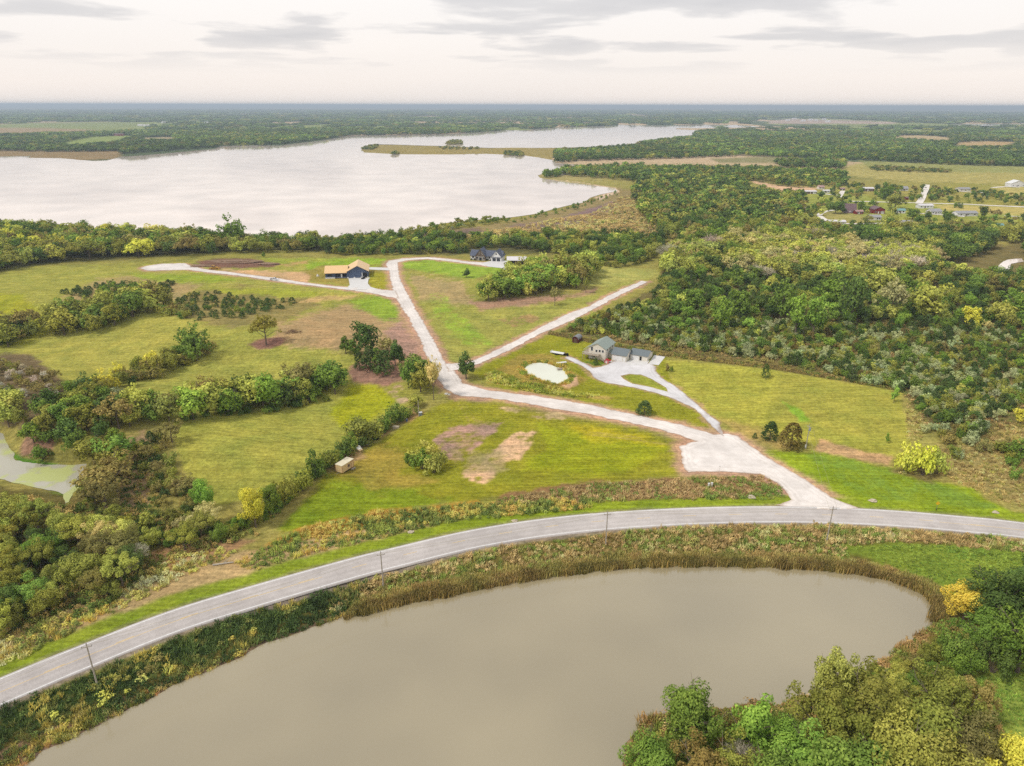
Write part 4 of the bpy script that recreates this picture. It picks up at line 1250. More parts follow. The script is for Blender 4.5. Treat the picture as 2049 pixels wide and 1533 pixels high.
for a in [(1440, 660, 590, 50, 'b', 'br'), (1590, 672, 588, 40, 'v', 'br'), (1625, 676, 590, 46, 'v', 'br'), (1560, 640, 560, 60, 'b', 'gr'), (1700, 650, 545, 60, 'b', 'dk'), (1850, 640, 565, 85, 'b', 'yg'),
          (1480, 640, 575, 50, 'b', 'gr'), (1990, 650, 600, 50, 'b', 'yg'), (1780, 640, 560, 70, 'a', 'tn'), (1940, 660, 610, 40, 'b', 'ye'), (1660, 620, 555, 60, 'b', 'br'), (1755, 600, 530, 80, 'b', 'yg'), (2030, 640, 580, 60, 'b', 'gr'), (1390, 625, 575, 50, 'b', 'gr')]:
    hand(*a, 'rising out of the mixed wood')
MY = {'b:yg': 4, 'b:ol': 4, 'a:yg': 3, 'b:gr': 2, 'a:tn': 2.2, 'b:dk': 1.2, 'g:gy': 1.2}
zone([(1320, 560), (1340, 505), (1400, 490), (1600, 485), (1700, 495), (1620, 545), (1600, 575), (1420, 550)], MY, 8, (9, 15), 'in the yellowing wood before the village', (0.9, 1.2))
zone([(1490, 520), (1600, 500), (1850, 512), (1880, 535), (1800, 560), (1600, 570)], {'a:tn': 3, 'g:gy': 4, 'a:yg': 3, 'b:yg': 2, 'b:ol': 1}, 8, (9, 14), 'in the yellowing wood before the village', (0.9, 1.2))
zone([(1600, 560), (1880, 540), (1960, 560), (2300, 555), (2300, 605), (1900, 595), (1600, 575)], {'b:gr': 3, 'b:ol': 3, 'b:dk': 2, 'b:yg': 2, 'a:bn': 1}, 8, (7, 12), 'in the mixed wood above the thicket')
zone([(1700, 495), (1820, 480), (1960, 488), (2010, 500), (1960, 515), (1900, 530), (1850, 512)], {'b:dk': 4, 'b:gr': 3, 'b:ol': 2, 'b:yg': 1}, 8.5, (10, 15), 'in the wood between two ponds')
zone([(2025, 505), (2200, 500), (2200, 515), (2040, 512)], {'b:dk': 3, 'b:gr': 2}, 8, (8, 12), 'in the wood between two ponds')
zone([(1330, 500), (1400, 470), (1560, 455), (1640, 462), (1690, 470), (1800, 468), (1980, 470), (2200, 470), (2200, 490), (1960, 486), (1700, 492), (1600, 484), (1400, 490)], {'b:ol': 3, 'b:gr': 3, 'b:yg': 2.5, 'b:dk': 3, 'a:bn': 1}, 8.5, (8, 14), 'in the tree belt below the village')
zone([(1260, 380), (1300, 372), (1500, 385), (1600, 395), (1610, 440), (1560, 455), (1400, 470), (1330, 495), (1290, 440)], {'b:gr': 4, 'b:dk': 4, 'b:ol': 3, 's:ol': 1, 'a:bn': 1, 'b:yg': .6}, 9, (8, 13), 'in the wood between marsh and village')
zone([(1130, 352), (1240, 345), (1500, 345), (1680, 352), (1690, 372), (1600, 378), (1500, 362), (1480, 385), (1300, 372), (1240, 362)], {'b:gr': 4, 'b:dk': 4, 'b:ol': 2, 'b:yg': .8}, 10, (8, 13), 'in the wood between marsh and village')
zone([(1085, 356), (1120, 357), (1120, 347), (1090, 348)], {'b:gr': 2, 'b:dk': 1}, 8, (7, 11), 'on the wooded lake point')

# --- village sites (foot pixel u, v, width in pixels), also kept clear of trees
VILLAGE = [(1623, 388, 22), (1654, 386, 12), (1644, 379, 11), (1738, 383, 20), (1811, 382, 12), (1702, 427, 22), (1720, 429, 15), (1759, 428, 22), (1752, 441, 22), (1675, 450, 32), (1601, 422, 20),
           (1817, 452, 18), (1853, 417, 28), (1874, 429, 22), (1936, 433, 42), (1996, 459, 24), (1931, 383, 24), (2037, 374, 30), (1815, 400, 6), (1803, 427, 16), (1686, 381, 9)]
for u, v, w in VILLAGE:
    BLOCK.append([(u - w / 2 - 2, v - 12), (u + w / 2 + 2, v - 12), (u + w / 2 + 3, v + 15), (u - w / 2 - 3, v + 15)])
BLOCK += [[(1640, 430), (1650, 422), (1740, 436), (1740, 450), (1660, 450)], [(1832, 420), (1850, 370), (1862, 370), (1850, 425)], [(1700, 400), (1990, 408), (2049, 414), (2049, 422), (1980, 418), (1700, 408)],
          [(1860, 410), (2100, 420), (2100, 440), (1900, 428)], [(1780, 403), (1850, 406), (1840, 424), (1770, 424)], [(1690, 452), (1790, 448), (1790, 462), (1720, 466)]]
VZ = 'among the village houses'
zone([(1600, 378), (1700, 368), (1960, 384), (2000, 384), (2200, 400), (2200, 466), (1960, 466), (1700, 464), (1612, 440)], {'b:gr': 4, 'b:dk': 3, 'b:ol': 2, 'b:yg': 1, 's:dk': 2, 'c:cd': 2, 's:ol': 1, 'a:bn': 1}, 10, (4.5, 8), VZ, thin=0.2)
for a in [(1672, 428, 402, 34, 'b', 'dk'), (1722, 424, 402, 18, 'b', 'gr'), (1790, 418, 386, 44, 'b', 'ol'), (1768, 398, 368, 30, 'b', 'gr'), (1782, 446, 428, 36, 'b', 'yg'), (1735, 447, 430, 28, 'a', 'bn'), (1717, 456, 446, 14, 'c', 'dk'),
          (1966, 436, 410, 20, 'b', 'dk'), (1990, 437, 418, 30, 'a', 'bn'), (1825, 440, 416, 28, 'b', 'gr'), (1838, 450, 430, 24, 'b', 'gr'), (1920, 417, 405, 14, 's', 'dk'), (1912, 416, 404, 12, 's', 'gr'), (1667, 388, 370, 9, 'c', 'cd'), (1784, 466, 457, 12, 's', 'dk')]:
    hand(*a, VZ)

# ------------------------------------------------------------------ plants: single objects and mass planting
UW = {'b': 0.90, 'v': 0.66, 'a': 0.95, 's': 1.45, 'c': 0.62, 'g': 0.74, 'm': 2.4}


def tint_rgba(t, j=None):
    c = lin(TINT[t][0]) / KL
    if j is not None:
        c = c * np.exp(j[0] * 0.13) * np.array([np.exp(j[1] * 0.05), 1, np.exp(j[2] * 0.07)])
    return np.clip(c, 0.01, 0.85)


for p in PL:
    if p['z'] is None:
        p['z'] = float(height(np.array([p['x']]), np.array([p['y']]))[0])
xx = np.array([p['x'] for p in PL]); yy = np.array([p['y'] for p in PL]); zz_ = np.array([p['z'] for p in PL])
uu, vv, dd = project(xx, yy, zz_)
for i, p in enumerate(PL):
    p['d'] = dd[i]
    vis = -60 < uu[i] < W + 60 and vv[i] > 200 and vv[i] - p['h'] * F / max(dd[i], 5) < H + 20
    p['s'] = (p['h'] + p['w']) * F / max(dd[i], 5) * (1 if vis else 0.05) * (1000 if p['keep'] else 1)
indiv = []; mass = []
for cat, cap in (('tree', 296), ('cedar', 290), ('shrub', 290)):
    q = sorted([p for p in PL if CATW[p['k']] == cat], key=lambda p: -p['s'])
    indiv += q[:cap]; mass += q[cap:]


LAND = [(1194, 719, 'the farmhouse'), (1151, 686, 'the maroon shed'), (1090, 745, 'the farm pond'), (679, 948, 'the site trailer'), (715, 556, 'the navy house'), (975, 522, 'the white house'), (1035, 527, 'the pole barn'),
        (890, 740, 'the gravel junction'), (90, 945, 'the creek'), (512, 1056, 'the bright yellow tree'), (1612, 898, 'the transformer pole'), (1840, 948, 'the yellow topped bush'), (1702, 427, 'the A-frame house'),
        (1925, 1245, 'the orange tree'), (330, 535, 'the turning circle'), (430, 539, 'the bulldozer'), (586, 666, 'the brush pile'), (450, 1130, 'the fallen log'), (2000, 535, 'the far pond'), (1531, 757, 'the upright cedar'),
        (1788, 806, 'the pale sapling'), (1290, 566, 'the side road end'), (466, 496, 'the tallest belt tree'), (278, 514, 'the golden tree'), (394, 722, 'the leaning tree'), (410, 1022, 'the round green tree'), (868, 800, 'the half-bare tree'), (2040, 850, 'the small yellow tree'), (1440, 940, 'the gravel lot')]
LXY = at(np.array([q[0] for q in LAND], float), np.array([q[1] for q in LAND], float))[:, :2]
_hs = {}
for p in indiv:
    _hs.setdefault((p['k'], p['t'], p['zone']), []).append(p['h'])


def plant_label(p):
    if p['label']: return p['label']
    hs = sorted(_hs[(p['k'], p['t'], p['zone'])])
    size = ''
    if len(hs) > 2:
        r0 = hs.index(p['h']) / (len(hs) - 1)
        size = 'low ' if r0 < 0.34 else ('tall ' if r0 > 0.66 else 'middling ')
    near = LAND[int(np.argmin(np.hypot(LXY[:, 0] - p['x'], LXY[:, 1] - p['y'])))][2]
    core = f"{TINT[p['t']][1]} {WORD[p['k']]} {p['zone']}"
    for cand in (f"{size}{core}, nearest {near}", f"{core}, nearest {near}", f"{size}{core}", core):
        if len(cand.split()) <= 16: return cand


for p in indiv:
    var = int(rng.integers(NV[p['k']]))
    lod = 0 if p['d'] < 190 else 1
    k = p['k']
    root = empty(NAMEW[k], (p['x'], p['y'], p['z']), rng.uniform(0, 6.28))
    sx = p['w'] / UW[k]
    cr = link('crown', crown_mesh(k, var, lod), root)
    cr.scale = (sx, sx, p['h'])
    cr.color = (*tint_rgba(p['t'], rng.normal(size=3)), 1)
    tr = link('stems' if k == 's' else 'trunk', trunk_of(k, var), root)
    tr.scale = (sx, sx, p['h'])
    lb = plant_label(p)
    tag(root, lb, CATW[k], lb if not p['label'] else None)


PROTO = {}


def proto_collection(name, meshes):
    if name not in PROTO:
        c = bpy.data.collections.new(name)
        for i, me in enumerate(meshes):
            o = bpy.data.objects.new(f'{name}_{i:02d}', me)
            c.objects.link(o)
        g = bpy.data.node_groups.new('plant_' + name, 'GeometryNodeTree')
        g.interface.new_socket('Geometry', in_out='INPUT', socket_type='NodeSocketGeometry')
        g.interface.new_socket('Geometry', in_out='OUTPUT', socket_type='NodeSocketGeometry')
        gi = g.nodes.new('NodeGroupInput'); go = g.nodes.new('NodeGroupOutput')
        ci = g.nodes.new('GeometryNodeCollectionInfo')
        ci.inputs['Collection'].default_value = c
        ci.inputs['Separate Children'].default_value = True
        ci.inputs['Reset Children'].default_value = True
        iop = g.nodes.new('GeometryNodeInstanceOnPoints')
        iop.inputs['Pick Instance'].default_value = True

        def na(nm, tp):
            n = g.nodes.new('GeometryNodeInputNamedAttribute')
            n.data_type = tp
            n.inputs['Name'].default_value = nm
            return n.outputs['Attribute']
        g.links.new(gi.outputs[0], iop.inputs['Points'])
        g.links.new(ci.outputs[0], iop.inputs['Instance'])
        g.links.new(na('idx', 'INT'), iop.inputs['Instance Index'])
        e2r = g.nodes.new('FunctionNodeEulerToRotation')
        g.links.new(na('rot', 'FLOAT_VECTOR'), e2r.inputs[0])
        g.links.new(e2r.outputs[0], iop.inputs['Rotation'])
        g.links.new(na('scl', 'FLOAT_VECTOR'), iop.inputs['Scale'])
        g.links.new(iop.outputs[0], go.inputs[0])
        PROTO[name] = g
    return PROTO[name]


def scatter(name, label, cat, group_nodes, pts, scl, idx, tint, parent=None):
    me = bpy.data.meshes.new(name)
    n = len(pts)
    me.vertices.add(n)
    me.vertices.foreach_set('co', np.asarray(pts, np.float32).ravel())
    a = me.attributes.new('idx', 'INT', 'POINT'); a.data.foreach_set('value', np.asarray(idx, np.int32))
    a = me.attributes.new('scl', 'FLOAT_VECTOR', 'POINT'); a.data.foreach_set('vector', np.asarray(scl, np.float32).ravel())
    rot = np.zeros((n, 3), np.float32); rot[:, 2] = rng.uniform(0, 6.283, n)
    rot[:, :2] = rng.normal(size=(n, 2)) * 0.05
    a = me.attributes.new('rot', 'FLOAT_VECTOR', 'POINT'); a.data.foreach_set('vector', rot.ravel())
    a = me.attributes.new('tint', 'FLOAT_COLOR', 'POINT')
    a.data.foreach_set('color', np.column_stack([tint, rng.random(n)]).astype(np.float32).ravel())
    me.update()
    o = link(name, me)
    m = o.modifiers.new('plants', 'NODES')
    m.node_group = group_nodes
    return tag(o, label, cat, kind='stuff')


ORDER = [(k, v) for k in 'bavcsgm' for v in range(NV[k])]
OFFS = {}
for i, (k, v) in enumerate(ORDER):
    OFFS.setdefault(k, i)


def joined(kind, var, lod):
    """crown and trunk in one mesh for mass planting"""
    cr = crown_mesh(kind, var, lod, True)
    if kind == 'm' or lod == 2:
        return cr
    return cr


G_MID = proto_collection('midwood', [joined(k, v, 1) for k, v in ORDER])
G_FAR = proto_collection('farwood', [joined(k, v, 2) for k, v in ORDER])
zn = {}
for p in mass:
    zn.setdefault(p['zone'], []).append(p)
for z_, ps in zn.items():
    for far_ in (False, True):
        q = [p for p in ps if (p['d'] > 620) == far_]
        if not q: continue
        scatter('woodland' if far_ or 'wood' in z_ else 'thicket', f"dense mixed trees and shrubs {z_}" + (', farther part' if far_ and len(q) < len(ps) else ''), 'woodland', G_FAR if far_ else G_MID,
                [(p['x'], p['y'], p['z']) for p in q], [(p['w'] / UW[p['k']], p['w'] / UW[p['k']], p['h']) for p in q],
                [OFFS[p['k']] + int(rng.integers(NV[p['k']])) for p in q], [tint_rgba(p['t'], rng.normal(size=3)) for p in q])

# --- far woods: trees to 3 km, then groves out towards the horizon
FIELDS = [[(-300, 264), (60, 247), (240, 244), (385, 248), (300, 252), (300, 262), (240, 265), (0, 272), (-300, 278)],
          [(110, 290), (180, 275), (245, 271), (275, 274), (225, 290), (140, 296)], [(278, 285), (290, 276), (345, 275), (352, 284)],
          [(-300, 300), (180, 304), (245, 304), (240, 318), (150, 324), (-300, 320)],
          [(1500, 243), (1560, 236), (1700, 240), (1800, 246), (1790, 254), (1500, 252)], [(1785, 282), (1800, 272), (1840, 271), (1905, 276), (1900, 287)],
          [(1895, 300), (1915, 286), (1970, 282), (2035, 285), (2025, 299)], [(1285, 343), (1295, 332), (1420, 330), (1500, 333), (1490, 343)], [(1430, 326), (1440, 319), (1540, 315), (1580, 319), (1560, 327)],
          [(1665, 350), (1700, 330), (1730, 323), (2130, 338), (2130, 380), (1800, 368), (1690, 356)], [(710, 286), (1110, 294), (1110, 322), (710, 314)]]
WOODPX = [[(-400, 312), (60, 310), (180, 314), (245, 309), (430, 294), (560, 288), (640, 279), (700, 270.5), (870, 268), (1040, 259), (1230, 250), (1400, 248.5), (1560, 248), (1900, 247.5), (2400, 246), (2400, 200), (-400, 200)],
          [(1105, 324), (1300, 320), (1480, 312), (1700, 320), (1900, 330), (2400, 345), (2400, 253), (1900, 253), (1530, 255), (1430, 258), (1392, 264), (1388, 274), (1290, 287), (1255, 296), (1105, 304)],
          [(1120, 340), (1190, 338), (1280, 338), (1550, 344), (1690, 352), (1700, 360), (1500, 352), (1240, 350), (1125, 350)],
          [(1550, 326), (1690, 326), (1690, 340), (1560, 338)]]


def farband(r0, r1, sp, kind, hr, wr):
    ymax = r1; xm = r1 * 0.82
    X, Y = np.meshgrid(np.arange(-xm, xm, sp), np.arange(r0 * 0.72, ymax, sp))
    X = X.ravel() + rng.uniform(-.5, .5, X.size) * sp; Y = Y.ravel() + rng.uniform(-.5, .5, Y.size) * sp
    rr = np.hypot(X, Y)
    ok = (rr > r0) & (rr <= r1)
    X, Y, rr = X[ok], Y[ok], rr[ok]
    U, V, _ = project(X, Y, np.zeros(len(X)))
    ok = np.zeros(len(X), bool)
    for p in WOODPX: ok |= inside(U, V, p)
    for p in FIELDS: ok &= ~inside(U, V, p)
    ok &= (U > -160) & (U < W + 160)
    ok &= ~inside(X, Y, LAKE) & ~inside(X, Y, FARSTRIP)
    nf = fbm(X / 420, Y / 900, 44, 3)
    fld = ((nf > 0.555) | (nf < 0.405)) & (rr > 3300)
    ok &= ~fld | (rng.random(len(X)) < 0.12)
    X, Y, rr = X[ok], Y[ok], rr[ok]
    n = len(X)
    cl = fbm(X / 160, Y / 160, 77, 3)
    t = np.array([tint_rgba(s) for s in pick({'dk': 6, 'gr': 4, 'ol': 1.6, 'bn': .3}, n)])
    t = t * np.exp((cl - 0.5)[:, None] * 1.3 + rng.normal(size=(n, 1)) * 0.10)
    h = rng.uniform(*hr, n) * (0.75 + 0.5 * cl)
    w = rng.uniform(*wr, n)
    return np.column_stack([X, Y, height(X, Y)]), np.column_stack([w / UW[kind], w / UW[kind], h]), OFFS[kind] + rng.integers(0, NV[kind], n), t


for nm, lb, args in (('woodland', 'dark green woods round the lake and beyond the village', (760, 1700, 10, 'b', (8, 13), (9, 14))),
                     ('woodland', 'hazy woods on the far lake shore', (1700, 3300, 15, 'b', (8, 13), (15, 21))),
                     ('woodland', 'blue hazy woods on the plain behind the lake', (3300, 6500, 34, 'm', (7, 13), (36, 62))),
                     ('woodland', 'faint woods along the horizon', (6500, 16000, 90, 'm', (8, 15), (95, 200)))):
    P_, S_, I_, T_ = farband(*args)
    scatter(nm, lb, 'woodland', G_FAR, P_, S_, I_, T_)
# spit and island scrub
for poly, lb, sp in (([(722, 297), (740, 290), (760, 291), (745, 299)], 'scrub on the tip of the grassy spit', 9), ([(892, 288), (900, 281), (922, 281), (926, 288)], 'scrub on the little island', 9), ([(1010, 309), (1050, 312), (1048, 305), (1012, 304)], 'tree clump at the root of the spit', 9),
                     ([(784, 308), (797, 308), (796, 304), (785, 304)], 'bush on the spit shore', 9), ([(880, 300), (960, 301), (960, 297), (880, 296)], 'low scrub along the spit', 16), ([(1250, 300), (1330, 290), (1330, 284), (1250, 292)], 'trees at the bay', 10), ([(1740, 336), (1850, 338), (1900, 341), (1900, 346), (1800, 343), (1740, 341)], 'dark hedge across the far pasture', 11)):
    wp = pxpoly(poly)
    lo, hi = wp.min(0), wp.max(0)
    X, Y = np.meshgrid(np.arange(lo[0], hi[0], sp), np.arange(lo[1], hi[1], sp))
    X = X.ravel() + rng.uniform(-3, 3, X.size); Y = Y.ravel() + rng.uniform(-3, 3, Y.size)
    k = inside(X, Y, wp); X, Y = X[k], Y[k]
    if len(X) == 0: continue
    n = len(X)
    w = rng.uniform(8, 12, n)
    scatter('scrub', lb + ' by the lake' if 'pasture' not in lb else lb, 'scrub', G_FAR, np.column_stack([X, Y, np.maximum(height(X, Y), LAKE_Z)]), np.column_stack([w / .9, w / .9, rng.uniform(4, 7, n)]),
            OFFS['b'] + rng.integers(0, 4, n), np.array([tint_rgba(t) for t in pick({'dk': 2, 'ol': 2, 'bn': 1}, n)]))


# ------------------------------------------------------------------ tall weeds, reeds, rough grass
def blade_mesh(name, n, spread, hr, lean, wid, seed):
    r_ = np.random.default_rng(seed)
    a = r_.uniform(0, 6.283, n); rad = spread * np.sqrt(r_.random(n))
    b = np.column_stack([rad * np.cos(a), rad * np.sin(a), np.full(n, -0.05)])
    h = r_.uniform(*hr, n)
    an = r_.uniform(0, 6.283, n)
    t = b + np.column_stack([np.cos(an) * lean * h, np.sin(an) * lean * h, h])
    s_ = np.column_stack([-np.sin(an + r_.uniform(-1, 1, n)), np.cos(an), 0 * an]) * wid
    v = np.stack([b - s_, b + s_, t + s_ * .25, t - s_ * .25], 1).reshape(-1, 3)
    me = mesh_np(name, v, np.arange(4 * n), 4, M_LEAFI)
    at_ = me.attributes.new('leaf', 'FLOAT', 'FACE'); at_.data.foreach_set('value', r_.uniform(0, 1, n).astype(np.float32))
    return me


weed_m = []
for sd_ in range(2):
    weed_m.append(blade_mesh('tuft', 46, 0.55, (0.5, 1.0), 0.45, 0.055, 10 + sd_))
for sd_ in range(2):
    weed_m.append(blade_mesh('reed_clump', 54, 0.5, (0.6, 1.0), 0.16, 0.04, 20 + sd_))
for sd_ in range(2):
    p_, n_2 = crown_points('s', 333 + sd_, 110)
    weed_m.append(leaf_mesh('forb', p_, n_2, 0.13, M_LEAFI, sd_))
G_WEED = proto_collection('weeds', weed_m)


def weeds(name, label, polys, sp, size, cols, types, world_ok=None, patch=6.0, seed=0, cat='weeds', fat=1.3):
    P_, S_, I_, T_ = [], [], [], []
    for poly in polys:
        wp = at(*np.array(poly, float).T)[:, :2]
        lo, hi = wp.min(0), wp.max(0)
        X, Y = np.meshgrid(np.arange(lo[0], hi[0], sp), np.arange(lo[1], hi[1], sp))
        X = X.ravel() + rng.uniform(-.5, .5, X.size) * sp; Y = Y.ravel() + rng.uniform(-.5, .5, Y.size) * sp
        k = inside(X, Y, wp)
        if world_ok is not None: k &= world_ok(X, Y)
        X, Y = X[k], Y[k]
        k = np.ones(len(X), bool)
        for rd in ROADS: k &= sdist(X, Y, rd) < -0.6
        k &= np.abs(sdist_line(X, Y, HWC[::2])) > 4.6
        X, Y = X[k], Y[k]
        n = len(X)
        f = fbm(X / patch, Y / patch, seed, 3)
        sz = rng.uniform(*size, n) * (0.6 + 0.8 * fbm(X / patch + 40, Y / patch, seed, 2))
        P_.append(np.column_stack([X, Y, height(X, Y)])); S_.append(np.column_stack([sz * fat, sz * fat, sz]))
        I_.append(rng.choice(types, n))
        ci = np.clip((f - 0.28) / 0.44 * len(cols) + rng.normal(size=n) * 0.8, 0, len(cols) - 0.01).astype(int)
        T_.append(np.array([lin(c) / KL for c in cols])[ci] * np.exp(rng.normal(size=(n, 1)) * 0.15))
    P_ = np.vstack(P_); S_ = np.vstack(S_); I_ = np.concatenate(I_); T_ = np.clip(np.vstack(T_), 0.01, 0.8)
    return scatter(name, label, cat, G_WEED, P_, S_, I_, T_)


outpond = lambda X, Y: -sdist(X, Y, POND) > 0.3
shore = lambda lo, hi: (lambda X, Y: (lambda d: (d > lo) & (d < hi))(-sdist(X, Y, POND)))
KL = 0.36
RED = [(124, 108, 70), (138, 120, 80), (112, 110, 60), (100, 112, 54), (146, 130, 88)]
weeds('reeds', 'brown reeds lining the far edge of the big pond', [[(680, 1250), (720, 1190), (900, 1150), (1200, 1100), (1480, 1080), (1700, 1090), (1860, 1150), (1915, 1210), (1890, 1240), (1700, 1160), (1200, 1160), (900, 1210)]], 0.62, (0.9, 1.8), [(112, 108, 60), (126, 116, 68), (136, 126, 76), (122, 106, 66)], [2, 3], shore(-0.9, 2.8), 5, 1)
weeds('reeds', 'dark olive reeds standing in the shallow far edge of the big pond', [[(680, 1260), (720, 1190), (900, 1150), (1200, 1100), (1480, 1080), (1700, 1090), (1860, 1150), (1915, 1210), (1890, 1250), (1700, 1170), (1200, 1170), (900, 1220)]], 0.5, (1.3, 2.1), [(84, 78, 42), (102, 92, 50), (112, 98, 56), (92, 80, 46)], [2, 3], shore(-1.1, 0.3), 4, 21)
weeds('shore_weeds', 'rusty reeds and weeds along the wooded pond shore', [[(1225, 1600), (1285, 1440), (1560, 1395), (1760, 1320), (1880, 1225), (1930, 1250), (1800, 1350), (1600, 1450), (1310, 1490)]], 0.7, (0.6, 1.4), [(122, 100, 62), (108, 102, 54), (96, 104, 48), (134, 112, 72)], [2, 3, 0, 4], shore(0.1, 4.5), 4, 22)
weeds('tall_weeds', 'brown and green tall weeds between highway and pond', [[(640, 1230), (700, 1170), (1000, 1095), (1300, 1058), (1500, 1050), (1700, 1052), (2080, 1084), (2080, 1108), (1800, 1084), (1690, 1092), (1700, 1135), (1300, 1128), (1000, 1165), (700, 1235)]], 0.95, (0.55, 1.1), RED, [0, 1, 0, 1, 4, 5], shore(1.6, 60), 5, 2)
weeds('bank_weeds', 'dark green weeds with yellow flowers on the highway bank', [[(-100, 1440), (0, 1418), (200, 1340), (440, 1245), (700, 1162), (740, 1170), (700, 1232), (480, 1318), (380, 1362), (200, 1450), (-100, 1600)]], 1.0, (0.6, 1.2), [(50, 62, 34), (54, 68, 36), (60, 74, 38), (70, 82, 42), (92, 94, 50), (134, 124, 62)], [0, 1, 0, 1, 4], outpond, 6, 3)
weeds('shore_weeds', 'tan dry weeds along the muddy pond shore', [[(-60, 1640), (0, 1500), (160, 1440), (330, 1370), (480, 1310), (700, 1225), (690, 1245), (480, 1330), (300, 1410), (60, 1540)]], 0.8, (0.4, 0.9), [(150, 118, 76), (120, 108, 50), (166, 140, 84), (96, 96, 44)], [0, 1, 2], shore(0.1, 4.0), 4, 4)
weeds('goldenrod', 'yellow flowering weed clumps above the muddy pond shore', [[(100, 1440), (180, 1370), (330, 1310), (340, 1330), (220, 1410), (120, 1450)], [(300, 1340), (420, 1330), (450, 1320), (330, 1370)]], 1.9, (0.7, 1.3), [(112, 108, 54), (150, 138, 64), (172, 156, 74), (104, 96, 54)], [4, 5, 0, 1], outpond, 3.5, 5)
weeds('ditch_weeds', 'brown and green weeds in the ditch along the highway', [[(990, 1000), (1180, 968), (1400, 958), (1545, 952), (1578, 985), (1560, 1000), (1300, 1000), (1100, 1010), (1000, 1015)]], 1.1, (0.5, 1.05), [(126, 110, 74), (142, 124, 86), (104, 106, 56), (94, 108, 52)], [0, 1, 4], None, 6, 6)
weeds('ditch_weeds', 'orange and dark green weeds below the middle field', [[(470, 1125), (620, 1055), (760, 1025), (960, 1008), (1180, 1000), (1185, 1018), (900, 1045), (640, 1105), (500, 1145)]], 1.1, (0.6, 1.25), [(150, 128, 68), (138, 130, 66), (98, 104, 52), (76, 88, 44), (112, 120, 56)], [4, 5, 0, 1], None, 7, 7)
weeds('verge_weeds', 'tan and yellow weeds on the wooded highway verge', [[(-150, 1330), (0, 1285), (120, 1240), (260, 1175), (330, 1120), (430, 1100), (480, 1105), (420, 1130), (260, 1210), (60, 1310), (-150, 1400)]], 1.15, (0.5, 1.1), [(172, 152, 104), (152, 138, 76), (116, 112, 58), (94, 100, 52), (168, 140, 70)], [0, 1, 4, 5], None, 7, 8)
weeds('rough_grass', 'uneven rough pasture grass beside the cedar thicket', [[(1780, 950), (1900, 890), (1960, 870), (2060, 830), (2250, 830), (2250, 1000), (2060, 1020), (1990, 1000), (1880, 950)], [(1810, 790), (1860, 850), (1840, 880), (1815, 880)]], 1.3, (0.4, 0.9), [(140, 124, 76), (122, 118, 62), (150, 136, 88), (110, 96, 58)], [0, 1, 4], None, 8, 9)
weeds('pond_fringe', 'rough reeds round the small farm pond', [[(1030, 745), (1045, 715), (1090, 712), (1130, 728), (1150, 755), (1130, 785), (1090, 775)]], 0.8, (0.5, 1.3), [(150, 128, 64), (120, 112, 50), (96, 108, 44)], [2, 3, 0], lambda X, Y: (lambda d: (d > 0.1) & (d < 2.6))(-sdist(X, Y, FARM)), 4, 10)
weeds('berm_weeds', 'dry weeds on the berm below the farm pond', [[(968, 748), (990, 740), (1060, 766), (1140, 785), (1200, 792), (1150, 796), (1050, 782), (975, 764)]], 1.0, (0.5, 1.1), [(168, 148, 76), (124, 122, 48), (104, 112, 44)], [0, 1, 4], None, 5, 11)
weeds('fence_line_grass', 'dark unmown grass line along the upper field fence', [[(1095, 669), (1200, 690), (1330, 714), (1540, 738), (1800, 782), (1802, 776), (1540, 730), (1330, 705), (1200, 682), (1100, 662)]], 1.0, (0.5, 1.0), [(104, 92, 54), (120, 108, 60), (90, 96, 46)], [0, 1, 4], None, 6, 12)
weeds('undergrowth', 'tangled undergrowth in the wood above the highway verge', [[(-200, 1050), (60, 1000), (300, 1020), (520, 1070), (330, 1125), (200, 1225), (-200, 1345)], [(230, 900), (310, 880), (330, 1000), (300, 1040), (240, 1020)]], 1.5, (0.7, 1.5), [(84, 92, 42), (104, 104, 52), (128, 112, 66), (70, 82, 38)], [4, 5, 0], outpond, 7, 13)
weeds('undergrowth', 'tangled undergrowth below the wooded pond bank grove', [[(1250, 1640), (1290, 1475), (1420, 1435), (1600, 1425), (1760, 1355), (1920, 1340), (1990, 1450), (2060, 1560), (2000, 1750)]], 1.0, (0.6, 1.3), [(92, 98, 44), (112, 110, 50), (120, 100, 60), (74, 86, 38)], [4, 5, 0], outpond, 5, 14)
weeds('undergrowth', 'rough grass and brush under the cedar thicket', [[(1120, 664), (1330, 640), (1750, 640), (2250, 660), (2250, 800), (1960, 900), (1850, 850), (1805, 785), (1530, 725), (1330, 704)]], 2.3, (0.7, 1.4), [(108, 100, 56), (126, 108, 70), (96, 100, 52)], [4, 5, 0], None, 10, 15)
weeds('meadow_grass', 'uneven green grass beyond the pond end', [[(1700, 1095), (1800, 1088), (2150, 1110), (2150, 1200), (1940, 1180), (1830, 1150)], [(1930, 1360), (2050, 1340), (2200, 1350), (2200, 1600), (2060, 1540), (1990, 1450)]], 0.85, (0.2, 0.4), [(92, 112, 46), (84, 100, 42), (108, 122, 52)], [0, 1], outpond, 6, 16, 'grass', 1.8)
weeds('marsh_grass', 'rusty marsh grass between lake and wood', [[(900, 478), (1060, 450), (1180, 428), (1250, 392), (1300, 400), (1330, 470), (1180, 482)]], 4.5, (1.2, 2.2), [(140, 122, 78), (122, 108, 70), (150, 134, 84)], [0, 4, 5], None, 30, 17, 'grass', 2.0)
#PART3

# ------------------------------------------------------------------ buildings
def P(name, rgb, rough_=0.75, var=0.08, scale=1.2, k=0.85, **kw):
    return mat_plain(name, rgb, rough_, var, scale, k, **kw)


